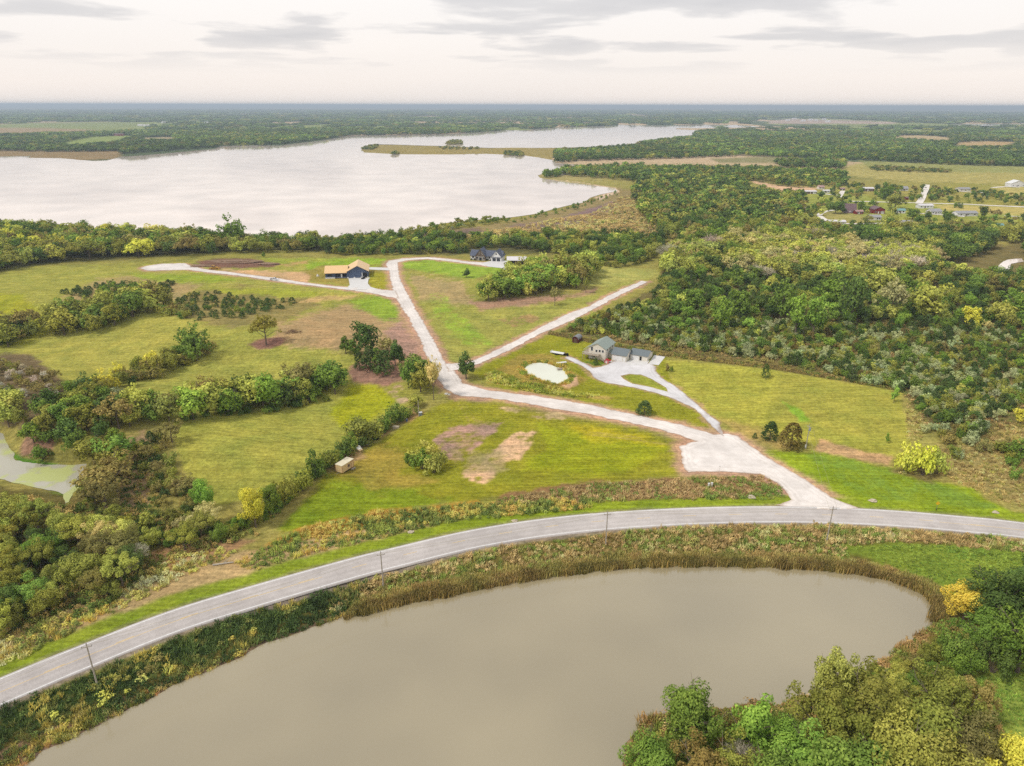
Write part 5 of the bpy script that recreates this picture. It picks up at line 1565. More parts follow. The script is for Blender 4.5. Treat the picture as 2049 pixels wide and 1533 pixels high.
M_ = dict(garage_roof=P('dark_grey_shingle', (124, 132, 134), var=.12, scale=3), beige=P('beige_siding', (236, 228, 212)), green_roof=P('grey_green_shingle', (160, 170, 160), var=.15, scale=3), white=P('white_trim', (244, 242, 238), var=.04), glass=P('dark_glass', (40, 48, 58), 0.15, .05, spec=.6),
          deck=P('weathered_deck', (176, 160, 138), var=.2, scale=3), navy=P('navy_siding', (84, 98, 126), var=.08), tan_roof=P('tan_metal_roof', (250, 208, 150), 0.45, .05, spec=.5), dark=P('dark_door_and_interior_shade', (36, 36, 40)),
          slate=P('slate_shingle', (98, 104, 120), var=.12, scale=3), stone=P('grey_stone', (168, 160, 150), var=.25, scale=4), timber=P('timber', (120, 96, 74), var=.2), metal=P('white_metal_roof', (238, 232, 232), .4, .05, spec=.5),
          brown=P('brown_boards', (110, 88, 76), var=.15), maroon=P('maroon_boards', (92, 42, 40), var=.2, scale=3), ply=P('plywood', (232, 200, 148), var=.08, scale=3), plyroof=P('pale_roof_sheet', (240, 228, 196), var=.06), rust=P('rusty_trim', (176, 110, 70)),
          red=P('barn_red', (142, 46, 46)), purple=P('brown_purple_shingle', (128, 104, 106), var=.15, scale=2), grey=P('grey_shingle', (170, 168, 170), var=.12), teal=P('teal_metal_roof', (128, 172, 168), .5), pink=P('faded_pink_shingle', (186, 150, 142), var=.1),
          yellow=P('machine_yellow', (216, 164, 70), .5, .15, 3), black=P('black_rubber', (34, 34, 36)), steel=P('grey_steel', (140, 140, 142), .5), wood=P('weathered_pole', (186, 176, 162), var=.2, scale=5), carw=P('white_car_paint', (246, 246, 248), .3, .02, spec=.6),
          sign=P('sign_yellow', (240, 196, 40), .6), green=P('tractor_green', (110, 170, 70), .5), blue=P('blue_plastic', (70, 100, 150), .5), rock=P('limestone', (206, 190, 164), var=.25, scale=3), bag=P('white_sheet', (240, 236, 226)), soil=P('brown_earth', (150, 120, 96), var=.25),
          brush=P('dead_branches', (120, 88, 70), var=.3, scale=4), wire=P('power_cable', (190, 180, 146)), pinkt=P('pink_plastic', (232, 140, 140)), redt=P('red_plastic', (200, 60, 60)), log=P('bleached_log', (186, 176, 160), var=.2, scale=4), sitegrey=P('grey_plastic', (150, 160, 172)))


def gable(root, x0, x1, y0, y1, ze, zr, wall, roof, axis='y', over=0.4, th=0.16, base=-0.4, wname='wall', rname='roof'):
    """walls with gables and a two-slope roof; the ridge runs along axis"""
    mb = MB()
    if axis == 'y':
        c = (x0 + x1) / 2
        mb.prism([(x0, base), (x1, base), (x1, ze), (c, zr), (x0, ze)], 'y', y0, y1)
    else:
        c = (y0 + y1) / 2
        mb.prism([(y0, base), (y1, base), (y1, ze), (c, zr), (y0, ze)], 'x', x0, x1)
    w = mb.build(wname, wall, root)
    r = MB()
    a0, a1 = (x0, x1) if axis == 'y' else (y0, y1)
    half = (a1 - a0) / 2
    sl = (zr - ze) / half
    e = 0.03
    pts = [(a0 - over, ze - sl * over + e), (c, zr + e), (a1 + over, ze - sl * over + e), (a1 + over, ze - sl * over + e + th), (c, zr + e + th * 1.1), (a0 - over, ze - sl * over + e + th)]
    b0, b1 = (y0, y1) if axis == 'y' else (x0, x1)
    r.prism(pts, axis, b0 - over, b1 + over)
    rf = r.build(rname, roof, root)
    return w, rf


def opening(parent, name, mat, face, a, z, w, h, pos, frame=None, d=0.05):
    """a thin panel standing proud of a wall; face: 'y-' 'y+' 'x-' 'x+'"""
    s = -1 if face[1] == '-' else 1
    mb = MB()
    if face[0] == 'y':
        lo, hi = sorted((pos + s * 0.004, pos + s * (0.004 + d)))
        mb.box(a - w / 2, a + w / 2, lo, hi, z, z + h)
    else:
        lo, hi = sorted((pos + s * 0.004, pos + s * (0.004 + d)))
        mb.box(lo, hi, a - w / 2, a + w / 2, z, z + h)
    o = mb.build(name, mat, parent)
    if frame:
        f = MB()
        t = 0.12
        for (q0, q1, z0, z1) in ((a - w / 2 - t, a - w / 2 - .002, z - t, z + h + t), (a + w / 2 + .002, a + w / 2 + t, z - t, z + h + t), (a - w / 2, a + w / 2, z - t, z - .002), (a - w / 2, a + w / 2, z + h + .002, z + h + t)):
            l2, h2 = sorted((pos + s * 0.006, pos + s * (0.03 + d)))
            if face[0] == 'y': f.box(q0, q1, l2, h2, z0, z1)
            else: f.box(l2, h2, q0, q1, z0, z1)
        f.build('frame', frame, o)
    return o


# --- farmhouse with deck, breezeway and two garages
def local(origin, rz, x, y, z=0.0):
    c, s_ = math.cos(rz), math.sin(rz)
    return Vector((origin.x + x * c - y * s_, origin.y + x * s_ + y * c, origin.z + z))


pA = at1(1194, 719)
rzA = R(-28)
A_ = empty('farmhouse', pA, rzA)
tag(A_, 'two storey beige farmhouse with grey green roof and timber deck', 'house')
gable(A_, -3.8, 3.8, 0, 11, 5.1, 7.2, M_['beige'], M_['green_roof'])
for x, z in ((-2.4, 3.6), (-0.3, 3.3), (1.2, 3.5), (2.6, 3.5)):
    opening(A_, 'window', M_['glass'], 'y-', x, z, 0.8, 1.0 if x > -2 else 1.7, 0, M_['white'])
opening(A_, 'window', M_['glass'], 'y-', -1.5, 0.9, 1.2, 1.1, 0, M_['white'])
opening(A_, 'door', M_['white'], 'y-', -2.9, 0.1, 0.95, 2.05, 0)
for y in (2.2, 5.2, 8.4):
    opening(A_, 'window', M_['glass'], 'x+', y, 3.6, 1.0, 1.1, 3.8, M_['white'])
MB().box(-5.6, 1.6, -3.0, -0.06, 2.45, 2.62).box(-6.2, -3.9, 0.0, 7.0, 2.45, 2.62).build('deck_floor', M_['deck'], A_)
for x, y in ((-5.4, -2.8), (-2.0, -2.8), (1.4, -2.8), (-6.0, 3.0), (-6.0, 6.8), (-5.4, 0.2)):
    MB().box(x - .08, x + .08, y - .08, y + .08, -0.4, 2.44).build('deck_post', M_['deck'], A_)
r_ = MB().box(-5.6, 1.6, -3.0, -2.94, 3.5, 3.6).box(-6.2, -6.14, -0.0, 7.0, 3.5, 3.6).box(-6.2, -3.9, 6.94, 7.0, 3.5, 3.6)
for i in range(9): r_.box(-5.55 + i * .88, -5.49 + i * .88, -2.99, -2.95, 2.64, 3.5)
for i in range(8): r_.box(-6.19, -6.15, .1 + i * .95, .16 + i * .95, 2.64, 3.5)
r_.build('deck_rail', M_['white'], A_)
st = MB()
for i in range(9): st.box(1.62 + i * .36, 1.98 + i * .36, -2.6, -1.2, 2.24 - i * .27, 2.30 - i * .27)
st.prism([(1.62, 2.5), (5.0, 0.0), (5.0, -.2), (1.62, 2.2)], 'y', -2.68, -2.62)
st.prism([(1.62, 3.4), (5.0, 0.9), (5.0, .8), (1.62, 3.3)], 'y', -2.68, -2.62)
st.build('stairs', M_['deck'], A_)
gable(A_, 3.86, 6.6, 4.2, 8.6, 2.5, 3.2, M_['beige'], M_['green_roof'], 'x', 0.3, wname='breezeway_wall', rname='breezeway_roof')
g1 = empty('garage', local(pA, rzA, 6.0, 2.0), rzA)
tag(g1, 'beige two door garage with grey roof next to the farmhouse', 'garage')
gable(g1, 0, 6.4, 0, 8, 2.9, 4.6, M_['beige'], M_['garage_roof'], 'x', 0.35)
opening(g1, 'garage_door', M_['white'], 'y-', 2.6, 0.05, 4.4, 2.3, 0)
opening(g1, 'door', M_['white'], 'y-', 5.6, 0.05, 0.9, 2.05, 0)
opening(g1, 'window', M_['glass'], 'x+', 4.0, 1.2, 1.0, 0.9, 6.4, M_['white'])
g2 = empty('garage', local(pA, rzA, 12.7, 6.6), rzA)
tag(g2, 'low beige garage with one white door at the far end of the farmhouse', 'garage')
gable(g2, 0, 7.6, 0, 7, 2.6, 4.0, M_['beige'], M_['garage_roof'], 'x', 0.35)
opening(g2, 'garage_door', M_['white'], 'y-', 2.2, 0.05, 3.2, 2.1, 0)
opening(g2, 'door', M_['black'], 'y-', 4.6, 0.05, 0.9, 2.0, 0)
# barrel roofed shed
sh = empty('garden_shed', at1(1151, 686), rzA)
tag(sh, 'dark maroon shed with curved grey metal roof on the lawn', 'shed')
prof = [(-1.5, -0.2), (1.5, -0.2), (1.5, 1.7)] + [(1.5 * math.cos(t), 1.7 + 1.25 * math.sin(t)) for t in np.linspace(0.2, math.pi - .2, 9)] + [(-1.5, 1.7)]
MB().prism(prof, 'y', 0, 4.2).build('wall', M_['maroon'], sh)
o_ = [(1.62 * math.cos(t), 1.72 + 1.36 * math.sin(t)) for t in np.linspace(0.0, math.pi, 13)]
i_ = [(1.53 * math.cos(t), 1.72 + 1.27 * math.sin(t)) for t in np.linspace(math.pi, 0, 13)]
MB().prism(o_ + i_, 'y', -0.2, 4.4).build('roof', M_['steel'], sh)
opening(sh, 'door', M_['brown'], 'y-', 0, 0.05, 1.4, 1.9, 0)
# yard things
tr = empty('flatbed_trailer', at1(1116, 709), R(-28))
tag(tr, 'long white flatbed trailer parked above the farm pond', 'trailer')
MB().box(-3.2, 3.0, -1.1, 1.1, 0.75, 0.92).box(-3.2, -3.1, -1.1, 1.1, 0.92, 1.3).build('deck', M_['white'], tr)
MB().box(3.0, 4.4, -.06, .06, .6, .72).box(-3.2, 3.0, -.9, -.8, .6, .745).box(-3.2, 3.0, .8, .9, .6, .745).build('frame', M_['steel'], tr)
for x in (-.6, .3):
    for y in (-1.15, 1.15):
        MB().tube((x, y - .12, .36), (x, y + .12, .36), .36, n=12).build('wheel', M_['black'], tr)
tk = empty('garden_tractor', at1(1133, 712), R(-28))
tag(tk, 'small dark garden tractor hitched to the white flatbed trailer', 'tractor')
MB().box(-.9, .9, -.4, .4, .5, 1.0).box(.1, .9, -.35, .35, 1.0, 1.25).build('body', M_['black'], tk)
MB().box(-.75, -.25, -.3, .3, 1.0, 1.15).box(-.8, -.7, -.3, .3, 1.15, 1.6).build('seat', M_['brown'], tk)
for x, r0 in ((-.6, .5), (.7, .32)):
    for y in (-.5, .5): MB().tube((x, y - .12, r0), (x, y + .12, r0), r0, n=12).build('wheel', M_['black'], tk)


def dock(u, v, ln, wd, rz, label, zoff):
    p = at1(u, v)
    d = empty('plank_dock', (p.x, p.y, p.z), rz)
    tag(d, label, 'dock')
    n = int(ln / .4)
    pl = MB().box(0, .36, -wd / 2, wd / 2, zoff, zoff + .08).mesh('plank', M_['deck'] if 'grey' in label else M_['bag'])
    for i in range(n):
        link('plank', pl, d, (i * .4, 0, 0))
    for y in (-wd / 2 + .1, wd / 2 - .2):
        MB().box(0, ln, y, y + .1, zoff - .16, zoff - .004).build('beam', M_['deck'], d)
    for x in (.3, ln - .4):
        for y in (-wd / 2 + .1, wd / 2 - .2): MB().box(x, x + .1, y + .004, y + .096, -1.4, zoff - .17).build('post', M_['deck'], d)


dock(1114, 729, 4.4, 1.5, R(20), 'pale plank footbridge on the bank of the farm pond', 0.55)
dock(1115, 742, 3.2, 1.1, R(28), 'grey plank dock reaching into the farm pond', 0.75)
ph = empty('playhouse', at1(1214, 726), R(-20))
tag(ph, 'pink and white toy playhouse at the edge of the drive', 'playhouse')
gable(ph, -.8, .8, -.7, .7, 1.1, 1.7, M_['pinkt'], M_['redt'], 'y', .15, .08, -.1)
opening(ph, 'door', M_['white'], 'y-', 0, 0.05, .6, .9, -.7)
so = empty('sandbox', at1(1220, 723), R(10))
tag(so, 'white and red toy sandbox beside the playhouse', 'toy')
MB().box(-.9, .9, -.9, .9, 0, .25).build('tray', M_['white'], so)
MB().box(-.5, .5, -.5, .5, .25, .6).build('lid', M_['redt'], so)

# --- navy house under construction
pB = at1(695, 557)
rzB = R(9)
B = empty('navy_house', pB, rzB)
tag(B, 'navy blue new house with tan metal roof and open garage', 'house')
gable(B, 0, 13, 0, 19, 4.3, 7.7, M_['navy'], M_['tan_roof'], over=.5, wname='garage_wall', rname='garage_roof')
gable(B, -13.4, -.06, 1.2, 16.5, 3.4, 6.3, M_['navy'], M_['tan_roof'], 'x', .5, wname='wing_wall', rname='wing_roof')
opening(B, 'doorway_shade_panel', M_['dark'], 'y-', 11.0, 0.05, 2.6, 3.3, 0)  # flat dark panel on the closed wall, interior shade put into its colour
MB().box(9.1, 9.5, -1.3, -.1, 0, 3.4).build('door_leaf', M_['white'], B)
for x in (.4, 4.4, 8.7, 12.6): MB().box(x - .45, x + .45, -.35, -.06, -.3, .75).build('footing', M_['white'], B)
MB().box(-13.5, -7.6, .95, 1.19, -.4, .7).build('foundation', M_['white'], B)
for x0, x1 in ((-7.2, -4.0), (-2.9, -.3)): opening(B, 'porch_shade_panel', M_['dark'], 'y-', (x0 + x1) / 2, .9, x1 - x0, 1.7, 1.2)  # dark panels on the wall face, porch shade put into their colour
opening(B, 'front_door', M_['white'], 'y-', -3.5, .5, .9, 2.1, 1.2)
MB().box(-7.5, -.2, .2, 1.18, .3, .48).build('porch_floor', M_['steel'], B)
for x in (-7.3, -3.9, -.4): MB().box(x - .08, x + .08, .3, .46, .49, 3.0).build('porch_post', M_['navy'], B)
opening(B, 'window', M_['glass'], 'y-', -10.6, 1.5, 2.6, 1.2, 1.2)
av = empty('utility_vehicle', local(pB, rzB, 9.9, -4.2, .1), R(75))
tag(av, 'small dark utility vehicle parked before the open garage', 'utility vehicle')
MB().box(-1.3, 1.3, -.65, .65, .45, .9).box(-1.3, -.3, -.6, .6, .9, 1.15).build('body', M_['black'], av)
MB().box(-.4, .8, -.65, .65, 1.75, 1.82).tube((-.4, -.6, .9), (-.4, -.6, 1.8), .04).tube((-.4, .6, .9), (-.4, .6, 1.8), .04).tube((.8, -.6, .9), (.7, -.6, 1.8), .04).tube((.8, .6, .9), (.7, .6, 1.8), .04).build('roll_cage', M_['steel'], av)
for x in (-.85, .85):
    for y in (-.68, .68): MB().tube((x, y - .14, .35), (x, y + .14, .35), .35, n=12).build('wheel', M_['black'], av)


def lump(name, p, sx, sy, sz, mat, label, cat, seed=0, group=None, sub=2):
    bm = bmesh.new()
    bmesh.ops.create_icosphere(bm, subdivisions=sub, radius=1)
    r0 = random.Random(seed)
    ph_ = [r0.uniform(0, 6) for _ in range(4)]
    for v in bm.verts:
        k = 1 + .22 * math.sin(3 * v.co.x + ph_[0]) * math.sin(4 * v.co.y + ph_[1]) + .14 * math.sin(7 * v.co.z + ph_[2]) + r0.uniform(-.08, .08)
        v.co = Vector((v.co.x * sx * k, v.co.y * sy * k, max(-.25, v.co.z * k + .25) * sz))
    me = bpy.data.meshes.new(name); bm.to_mesh(me); bm.free()
    me.materials.append(mat)
    return tag(link(name, me, None, p), label, cat, group)


lump('material_sack', local(pB, rzB, 13.2, -4.6, .1), 1.0, .8, .8, M_['bag'], 'white builder sack beside the utility vehicle', 'sack', 1)
lump('material_sack', at1(636, 553), .9, .8, 1.0, M_['bag'], 'white builder sack on the grass at the wing end of the navy house', 'sack', 2)

# --- white house with slate roof, and the metal roofed barn next to it
pC = at1(940, 520.5)
rzC = R(-13)
C_ = empty('white_house', pC, rzC)
tag(C_, 'white farmhouse with slate roof, timbered entrance gable and garage', 'house')
gable(C_, 0, 22, 2.0, 11, 3.0, 5.9, M_['white'], M_['slate'], 'x', .5)
gable(C_, 4.2, 11.4, -.6, 8, 3.3, 8.0, M_['stone'], M_['slate'], 'y', .6, wname='entrance_gable', rname='entrance_roof')
gable(C_, 15.6, 22.6, -1.2, 9, 3.3, 7.2, M_['white'], M_['slate'], 'y', .5, wname='garage_gable', rname='garage_roof')
for x in (17.6, 20.6): opening(C_, 'garage_door', M_['glass'], 'y-', x, .05, 2.4, 2.4, -1.2)
MB().box(15.7, 22.5, -1.6, -1.21, 2.75, 3.0).build('door_canopy', M_['slate'], C_)
opening(C_, 'gable_vent', M_['dark'], 'y-', 19.1, 4.6, .8, 1.0, -1.2)
opening(C_, 'front_door', M_['dark'], 'y-', 7.8, .05, 1.8, 2.3, -.6, M_['white'])
for x in (5.6, 10.1): opening(C_, 'window', M_['glass'], 'y-', x, 1.3, 1.2, 1.2, -.6, M_['white'])
for x in (1.8, 13.4): opening(C_, 'window', M_['glass'], 'y-', x, 1.2, 1.3, 1.3, 2.0, M_['white'])
tb = MB()
for a_, b_ in (((4.9, 3.6), (7.8, 6.9)), ((10.7, 3.6), (7.8, 6.9)), ((7.8, 3.6), (7.8, 6.6)), ((4.6, 3.6), (11.0, 3.6)), ((6.3, 3.7), (7.7, 5.0)), ((9.3, 3.7), (7.9, 5.0))):
    tb.tube((a_[0], -.86, a_[1]), (b_[0], -.86, b_[1]), .16, n=4)
tb.build('timber_truss', M_['timber'], C_)
for x in (4.6, 11.0): MB().box(x - .2, x + .2, -1.1, -.7, -.3, 3.5).build('porch_column', M_['timber'], C_)
cb = empty('pole_barn', Vector((-3.2, 466.0, float(height(np.array([0.]), np.array([466.]))[0]))), 0)
tag(cb, 'brown pole barn with white metal roof behind the yellow green grove', 'barn')
gable(cb, 0, 12.2, 0, 7, 3.2, 4.9, M_['brown'], M_['metal'], 'x', .5)
opening(cb, 'bay_shade_panel', M_['dark'], 'y-', 3.0, .05, 3.2, 2.6, 0)  # dark panels again: the shade inside the bays is in the colour
opening(cb, 'bay_shade_panel', M_['dark'], 'y-', 8.6, .05, 3.2, 2.6, 0)
for k, u in enumerate((941, 947, 975, 983)):
    q = local(pC, rzC, (1.0, 3.2, 12.2, 14.6)[k], .9)
    lump('foundation_shrub', q, .8, .7, .8, M_['black'] if False else P('dark_shrub', (56, 66, 40)), 'dark clipped shrub along the front of the white house', 'shrub', 30 + k, 'clipped shrubs before the white house')

# --- site trailer and clutter along the hedge
pD = at1(679, 948)
rzD = R(-27.5)
D = empty('site_trailer', pD, rzD)
tag(D, 'tan plywood site trailer with pale roof on the middle field', 'trailer')
MB().box(-1.25, 1.25, 0, 5.2, .5, 2.75).build('body', M_['ply'], D)
MB().box(-1.33, 1.33, -.08, 5.28, 2.76, 2.86).build('roof', M_['plyroof'], D)
for x in (-1.27, 1.19): MB().box(x, x + .08, -.03, .05, .5, 2.74).build('corner_trim', M_['rust'], D)
opening(D, 'window', M_['brown'], 'x+', 2.9, 1.2, .8, .9, 1.25)
opening(D, 'door', M_['ply'], 'x+', 4.4, .55, .8, 1.9, 1.25, M_['rust'])
for y in (3.9, 4.7): MB().box(1.4, 2.0, y - .3, y + .3, 0, .3).build('step', M_['log'], D)
for y in (1.8, 2.7):
    for x in (-1.0, 1.0): MB().tube((x - .12, y, .36), (x + .12, y, .36), .36, n=12).build('wheel', M_['black'], D)
MB().box(-.06, .06, -1.3, 0, .42, .52).build('hitch', M_['steel'], D)
wb = empty('work_bench', at1(719, 904), R(-40))
tag(wb, 'work bench stacked with white sheets beside the hedge', 'bench')
MB().box(-1.2, 1.2, -.6, .6, 1.0, 1.1).build('bench_top', M_['ply'], wb)
for x in (-1.1, 1.0):
    for y in (-.5, .4): MB().box(x, x + .1, y, y + .1, 0, .996).build('leg', M_['ply'], wb)
ws = tag(MB().box(-.9, .8, -.5, .5, 0, .35).prism([(-.9, .36), (.5, .36), (.3, 1.0), (-.8, .9)], 'y', .2, .35).build('sheet_stack', M_['bag']), 'white sheets piled on the work bench', 'sheets')
ws.location = at1(719, 904) + Vector((0, 0, 1.104)); ws.rotation_euler = (0, 0, R(-40))
ca = empty('compressor', at1(706, 908), R(30))
tag(ca, 'dark teal wheeled compressor between work bench and hedge', 'machine')
MB().tube((-.8, 0, .6), (.7, 0, .6), .32, n=12).build('tank', P('dark_teal', (40, 84, 88), .5), ca)
MB().box(-.3, .3, -.25, .25, .92, 1.3).build('motor', M_['black'], ca)
for y in (-.4, .4): MB().tube((.4, y - .05, .25), (.4, y + .05, .25), .25, n=10).build('wheel', M_['black'], ca)
tt = empty('water_tote', at1(736, 890), R(15))
tag(tt, 'white cube water tote standing by the hedge', 'tote')
MB().box(-.55, .55, -.55, .55, .16, 1.15).build('tank', M_['bag'], tt)
MB().box(-.6, .6, -.6, .6, 0, .15).build('pallet', M_['ply'], tt)
cg = MB()
for x in (-.58, 0, .58):
    for y in (-.58, .58): cg.box(x - .02, x + .02, y - .02, y + .02, .16, 1.18)
cg.build('cage', M_['steel'], tt)
gm = empty('ride_on_mower', at1(749, 880), R(35))
tag(gm, 'green ride on mower parked at the hedge', 'mower')
MB().box(-.9, .2, -.45, .45, .4, .85).box(.2, 1.0, -.35, .35, .4, 1.0).build('body', M_['green'], gm)
MB().box(-.6, -.1, -.3, .3, .86, 1.0).box(-.7, -.6, -.3, .3, .9, 1.45).build('seat', M_['black'], gm)
for x, q in ((-.5, .42), (.75, .28)):
    for y in (-.5, .5): MB().tube((x, y - .1, q), (x, y + .1, q), q, n=12).build('wheel', M_['black'], gm)
gs = empty('generator', at1(757, 877), R(35))
tag(gs, 'black and white generator next to the green mower', 'generator')
MB().box(-.5, .5, -.35, .35, .15, .8).build('engine', M_['black'], gs)
MB().box(-.45, .0, -.3, .3, .81, 1.0).build('fuel_tank', M_['white'], gs)
lump('stone_pile', at1(792, 856), 1.3, .8, .8, M_['rock'], 'tan heap of stones at the hedge foot', 'stone pile', 5)
bb = empty('barrel', at1(814, 843), 0)
tag(bb, 'blue plastic barrel under the hedge trees', 'barrel')
MB().tube((0, 0, 0), (0, 0, .45), .27, .30, 14).tube((0, 0, .45), (0, 0, .9), .30, .27, 14).build('drum', M_['blue'], bb)
MB().tube((0, 0, .9), (0, 0, .94), .25, n=14).build('lid', M_['white'], bb)
mb_ = empty('meter_cabinet', at1(841, 831), R(20))
tag(mb_, 'grey meter cabinet at the foot of the hedge pole', 'cabinet')
MB().box(-.6, .6, -.4, .4, 0, 1.1).build('cabinet_body', M_['sitegrey'], mb_)
MB().box(-.7, .7, -.5, .5, 1.1, 1.2).build('cabinet_lid', M_['white'], mb_)
for k, (u, v, s_) in enumerate(((893, 789, .7), (899, 790, .5))):
    lump('white_sack', at1(u, v), s_, s_ * .8, s_ * .7, M_['bag'], ('larger' if k == 0 else 'smaller') + ' white sack dropped beside the gravel road bend', 'sack', 11 + k)
for k, (u, v, s_, lb) in enumerate(((1503, 996, 1.0, 'pale rock heap in the ditch by the highway'), (1747, 1003, .9, 'pale rock heap at the edge of the lush verge'), (1992, 1026, .7, 'pale rock heap at the far end of the lush verge'), (822, 1066, .7, 'tan rock heap in the ditch below the middle field'), (1030, 1043, .7, 'small tan rock heap on the green verge'))):
    lump('rock_pile', at1(u, v), s_ * 1.2, s_ * .8, s_ * .6, M_['rock'], lb, 'rock pile', 41 + k)
for k, (u, v) in enumerate(((1418, 974), (1424, 973))):
    q = empty('utility_pedestal', at1(u, v), 0)
    tag(q, 'short white utility pedestal, one of a pair in the roadside ditch', 'pedestal', 'pair of white utility pedestals')
    MB().box(-.22, .22, -.2, .2, 0, 1.0).build('housing', M_['white'], q)
    MB().box(-.26, .26, -.24, .24, 1.0, 1.12).build('cap', M_['white'], q)

# road sign, post
sg = empty('warning_sign', at1(1873, 1021), R(-8))
tag(sg, 'yellow diamond warning sign on a post by the highway', 'sign')
MB().tube((0, 0, -.3), (0, 0, 2.6), .05).build('post', M_['steel'], sg)
MB().prism([(0, 1.55), (.58, 2.15), (0, 2.75), (-.58, 2.15)], 'y', -.075, -.052).build('panel', M_['sign'], sg)
MB().tube((0, 0, 0), (0, 0, .5), .07).build('post_sleeve', M_['black'], sg)
mk = empty('marker_post', at1(1439, 946), 0)
tag(mk, 'thin white marker post at the edge of the gravel lot', 'post')
MB().tube((0, 0, -.2), (0, 0, 2.0), .05).build('shaft', M_['white'], mk)
MB().box(-.15, .15, -.05, .05, 2.004, 2.3).build('cap', M_['white'], mk)

# fallen log, brush pile, ploughed earth
lg = empty('fallen_log', at1(426, 1132), 0)
tag(lg, 'bleached fallen log lying on the grass below the wood', 'log')
MB().tube((0, 0, .2), (4.4, 1.0, .3), .22, .13, 8).build('trunk', M_['log'], lg)
MB().tube((2.2, .5, .3), (3.6, 2.0, .9), .08, .02, 6).tube((3.2, .7, .3), (5.0, .4, .7), .07, .02, 6).build('branch', M_['log'], lg)
bp = MB()
r0 = random.Random(5)
for i in range(130):
    a = r0.uniform(0, 6.28); rad = r0.uniform(0, 3.6)
    x, y = rad * 1.15 * math.cos(a), rad * .7 * math.sin(a)
    z = r0.uniform(0, 1.5) * (1 - rad / 4.4)
    b = r0.uniform(0, 6.28); ln = r0.uniform(.7, 1.8)
    bp.tube((x, y, z), (x + ln * math.cos(b), y + ln * math.sin(b), z + r0.uniform(-.2, .6)), r0.uniform(.03, .09), .02, 4)
o_ = bp.build('brush_pile', M_['brush'])
o_.location = at1(586, 666)
tag(o_, 'pile of brown cut branches near the multi-stemmed tree', 'brush pile')
for k, (u, v, sx, sy, sz, lb) in enumerate(((470, 524, 16, 5, .9, 'long bank of dark dug earth behind the bulldozer'), (537, 529, 7, 3.0, .8, 'smaller heap of brown earth near the small green tree'), (405, 533, 8, 3, .8, 'low earth heap beside the turning circle'))):
    lump('earth_bank', at1(u, v), sx, sy, sz, M_['soil'], lb, 'earth bank', 51 + k, None, 4)

# --- bulldozer
pz = at1(430, 539)
dz = empty('bulldozer', pz, R(4))
tag(dz, 'yellow bulldozer parked beside the lane near the dug earth', 'bulldozer')
for y in (-1.1, .6):
    tpr = [(-1.9, .15), (1.7, .15), (2.1, .55), (1.8, 1.0), (-1.9, 1.0), (-2.3, .55)]
    MB().prism(tpr, 'y', y, y + .55).build('track', M_['black'], dz)
    MB().box(-1.7, 1.5, y + .555 if y > 0 else y - .06, y + .62 if y > 0 else y - .005, .35, .8).build('track_guard', M_['yellow'], dz)
MB().box(-2.2, .4, -.54, .59, .6, 1.5).prism([(.4, .6), (2.3, .6), (2.3, 1.4), (.4, 1.75)], 'y', -.5, .55).build('body', M_['yellow'], dz)
MB().box(-1.6, .2, -.75, .8, 2.55, 2.7).build('canopy_roof', M_['yellow'], dz)
for x in (-1.5, .1):
    for y in (-.68, .7): MB().box(x - .06, x + .06, y - .06, y + .06, 1.5, 2.546).build('canopy_post', M_['black'], dz)
MB().box(-1.1, -.6, -.3, .35, 1.5, 1.75).box(-1.2, -1.1, -.3, .35, 1.6, 2.2).build('seat', M_['black'], dz)
MB().prism([(2.9, .05), (3.15, .1), (3.0, .6), (3.1, 1.2), (2.9, 1.2), (2.8, .6)], 'y', -1.8, 1.85).build('blade', M_['yellow'], dz)
for y in (-.9, .95): MB().box(.2, 2.86, y - .09, y + .09, .42, .62).build('push_arm', M_['yellow'], dz)
MB().box(-3.4, -2.25, -.5, .55, .5, .9).box(-3.6, -3.4, -.7, .75, .1, 1.1).build('ripper', M_['yellow'], dz)

# --- white car
pc = at1(549, 561)
cr = empty('white_pickup', (pc.x, pc.y, pc.z + .11), R(-9))
tag(cr, 'white pickup truck on the lane below the navy house', 'pickup')
MB().prism([(-2.7, .55), (-2.7, 1.0), (-.6, 1.02), (-.55, 1.05), (1.2, 1.05), (2.5, .95), (2.7, .8), (2.7, .5), (2.2, .4), (-2.2, .4)], 'y', -.92, .92).build('body', M_['carw'], cr)
MB().prism([(-.7, 1.055), (-.5, 1.62), (.6, 1.64), (1.35, 1.055)], 'y', -.8, .8).build('cab', M_['carw'], cr)
for s_ in (-1, 1):
    MB().prism([(-.52, 1.12), (-.4, 1.52), (.5, 1.54), (1.05, 1.12)], 'y', *sorted((s_ * .805, s_ * .82))).build('side_window', M_['glass'], cr)
    for x in (-1.7, 1.7):
        wh = MB().tube((x, s_ * .72, .36), (x, s_ * .95, .36), .36, n=14).build('wheel', M_['black'], cr)
        MB().tube((x, s_ * .951, .36), (x, s_ * .97, .36), .2, n=12).build('rim', M_['steel'], wh)
    MB().box(2.6, 2.72, s_ * .7 - .14, s_ * .7 + .14, .68, .82).build('headlight', M_['glass'], cr)
MB().poly([(.62, -.7, 1.645), (.62, .7, 1.645), (1.33, .72, 1.09), (1.33, -.72, 1.09)]).build('windscreen', M_['glass'], cr).location = (.03, 0, .01)
MB().box(-2.6, -.75, -.75, .75, 1.022, 1.03).build('load_bed', M_['black'], cr)

# --- utility poles and cables
POLES = []


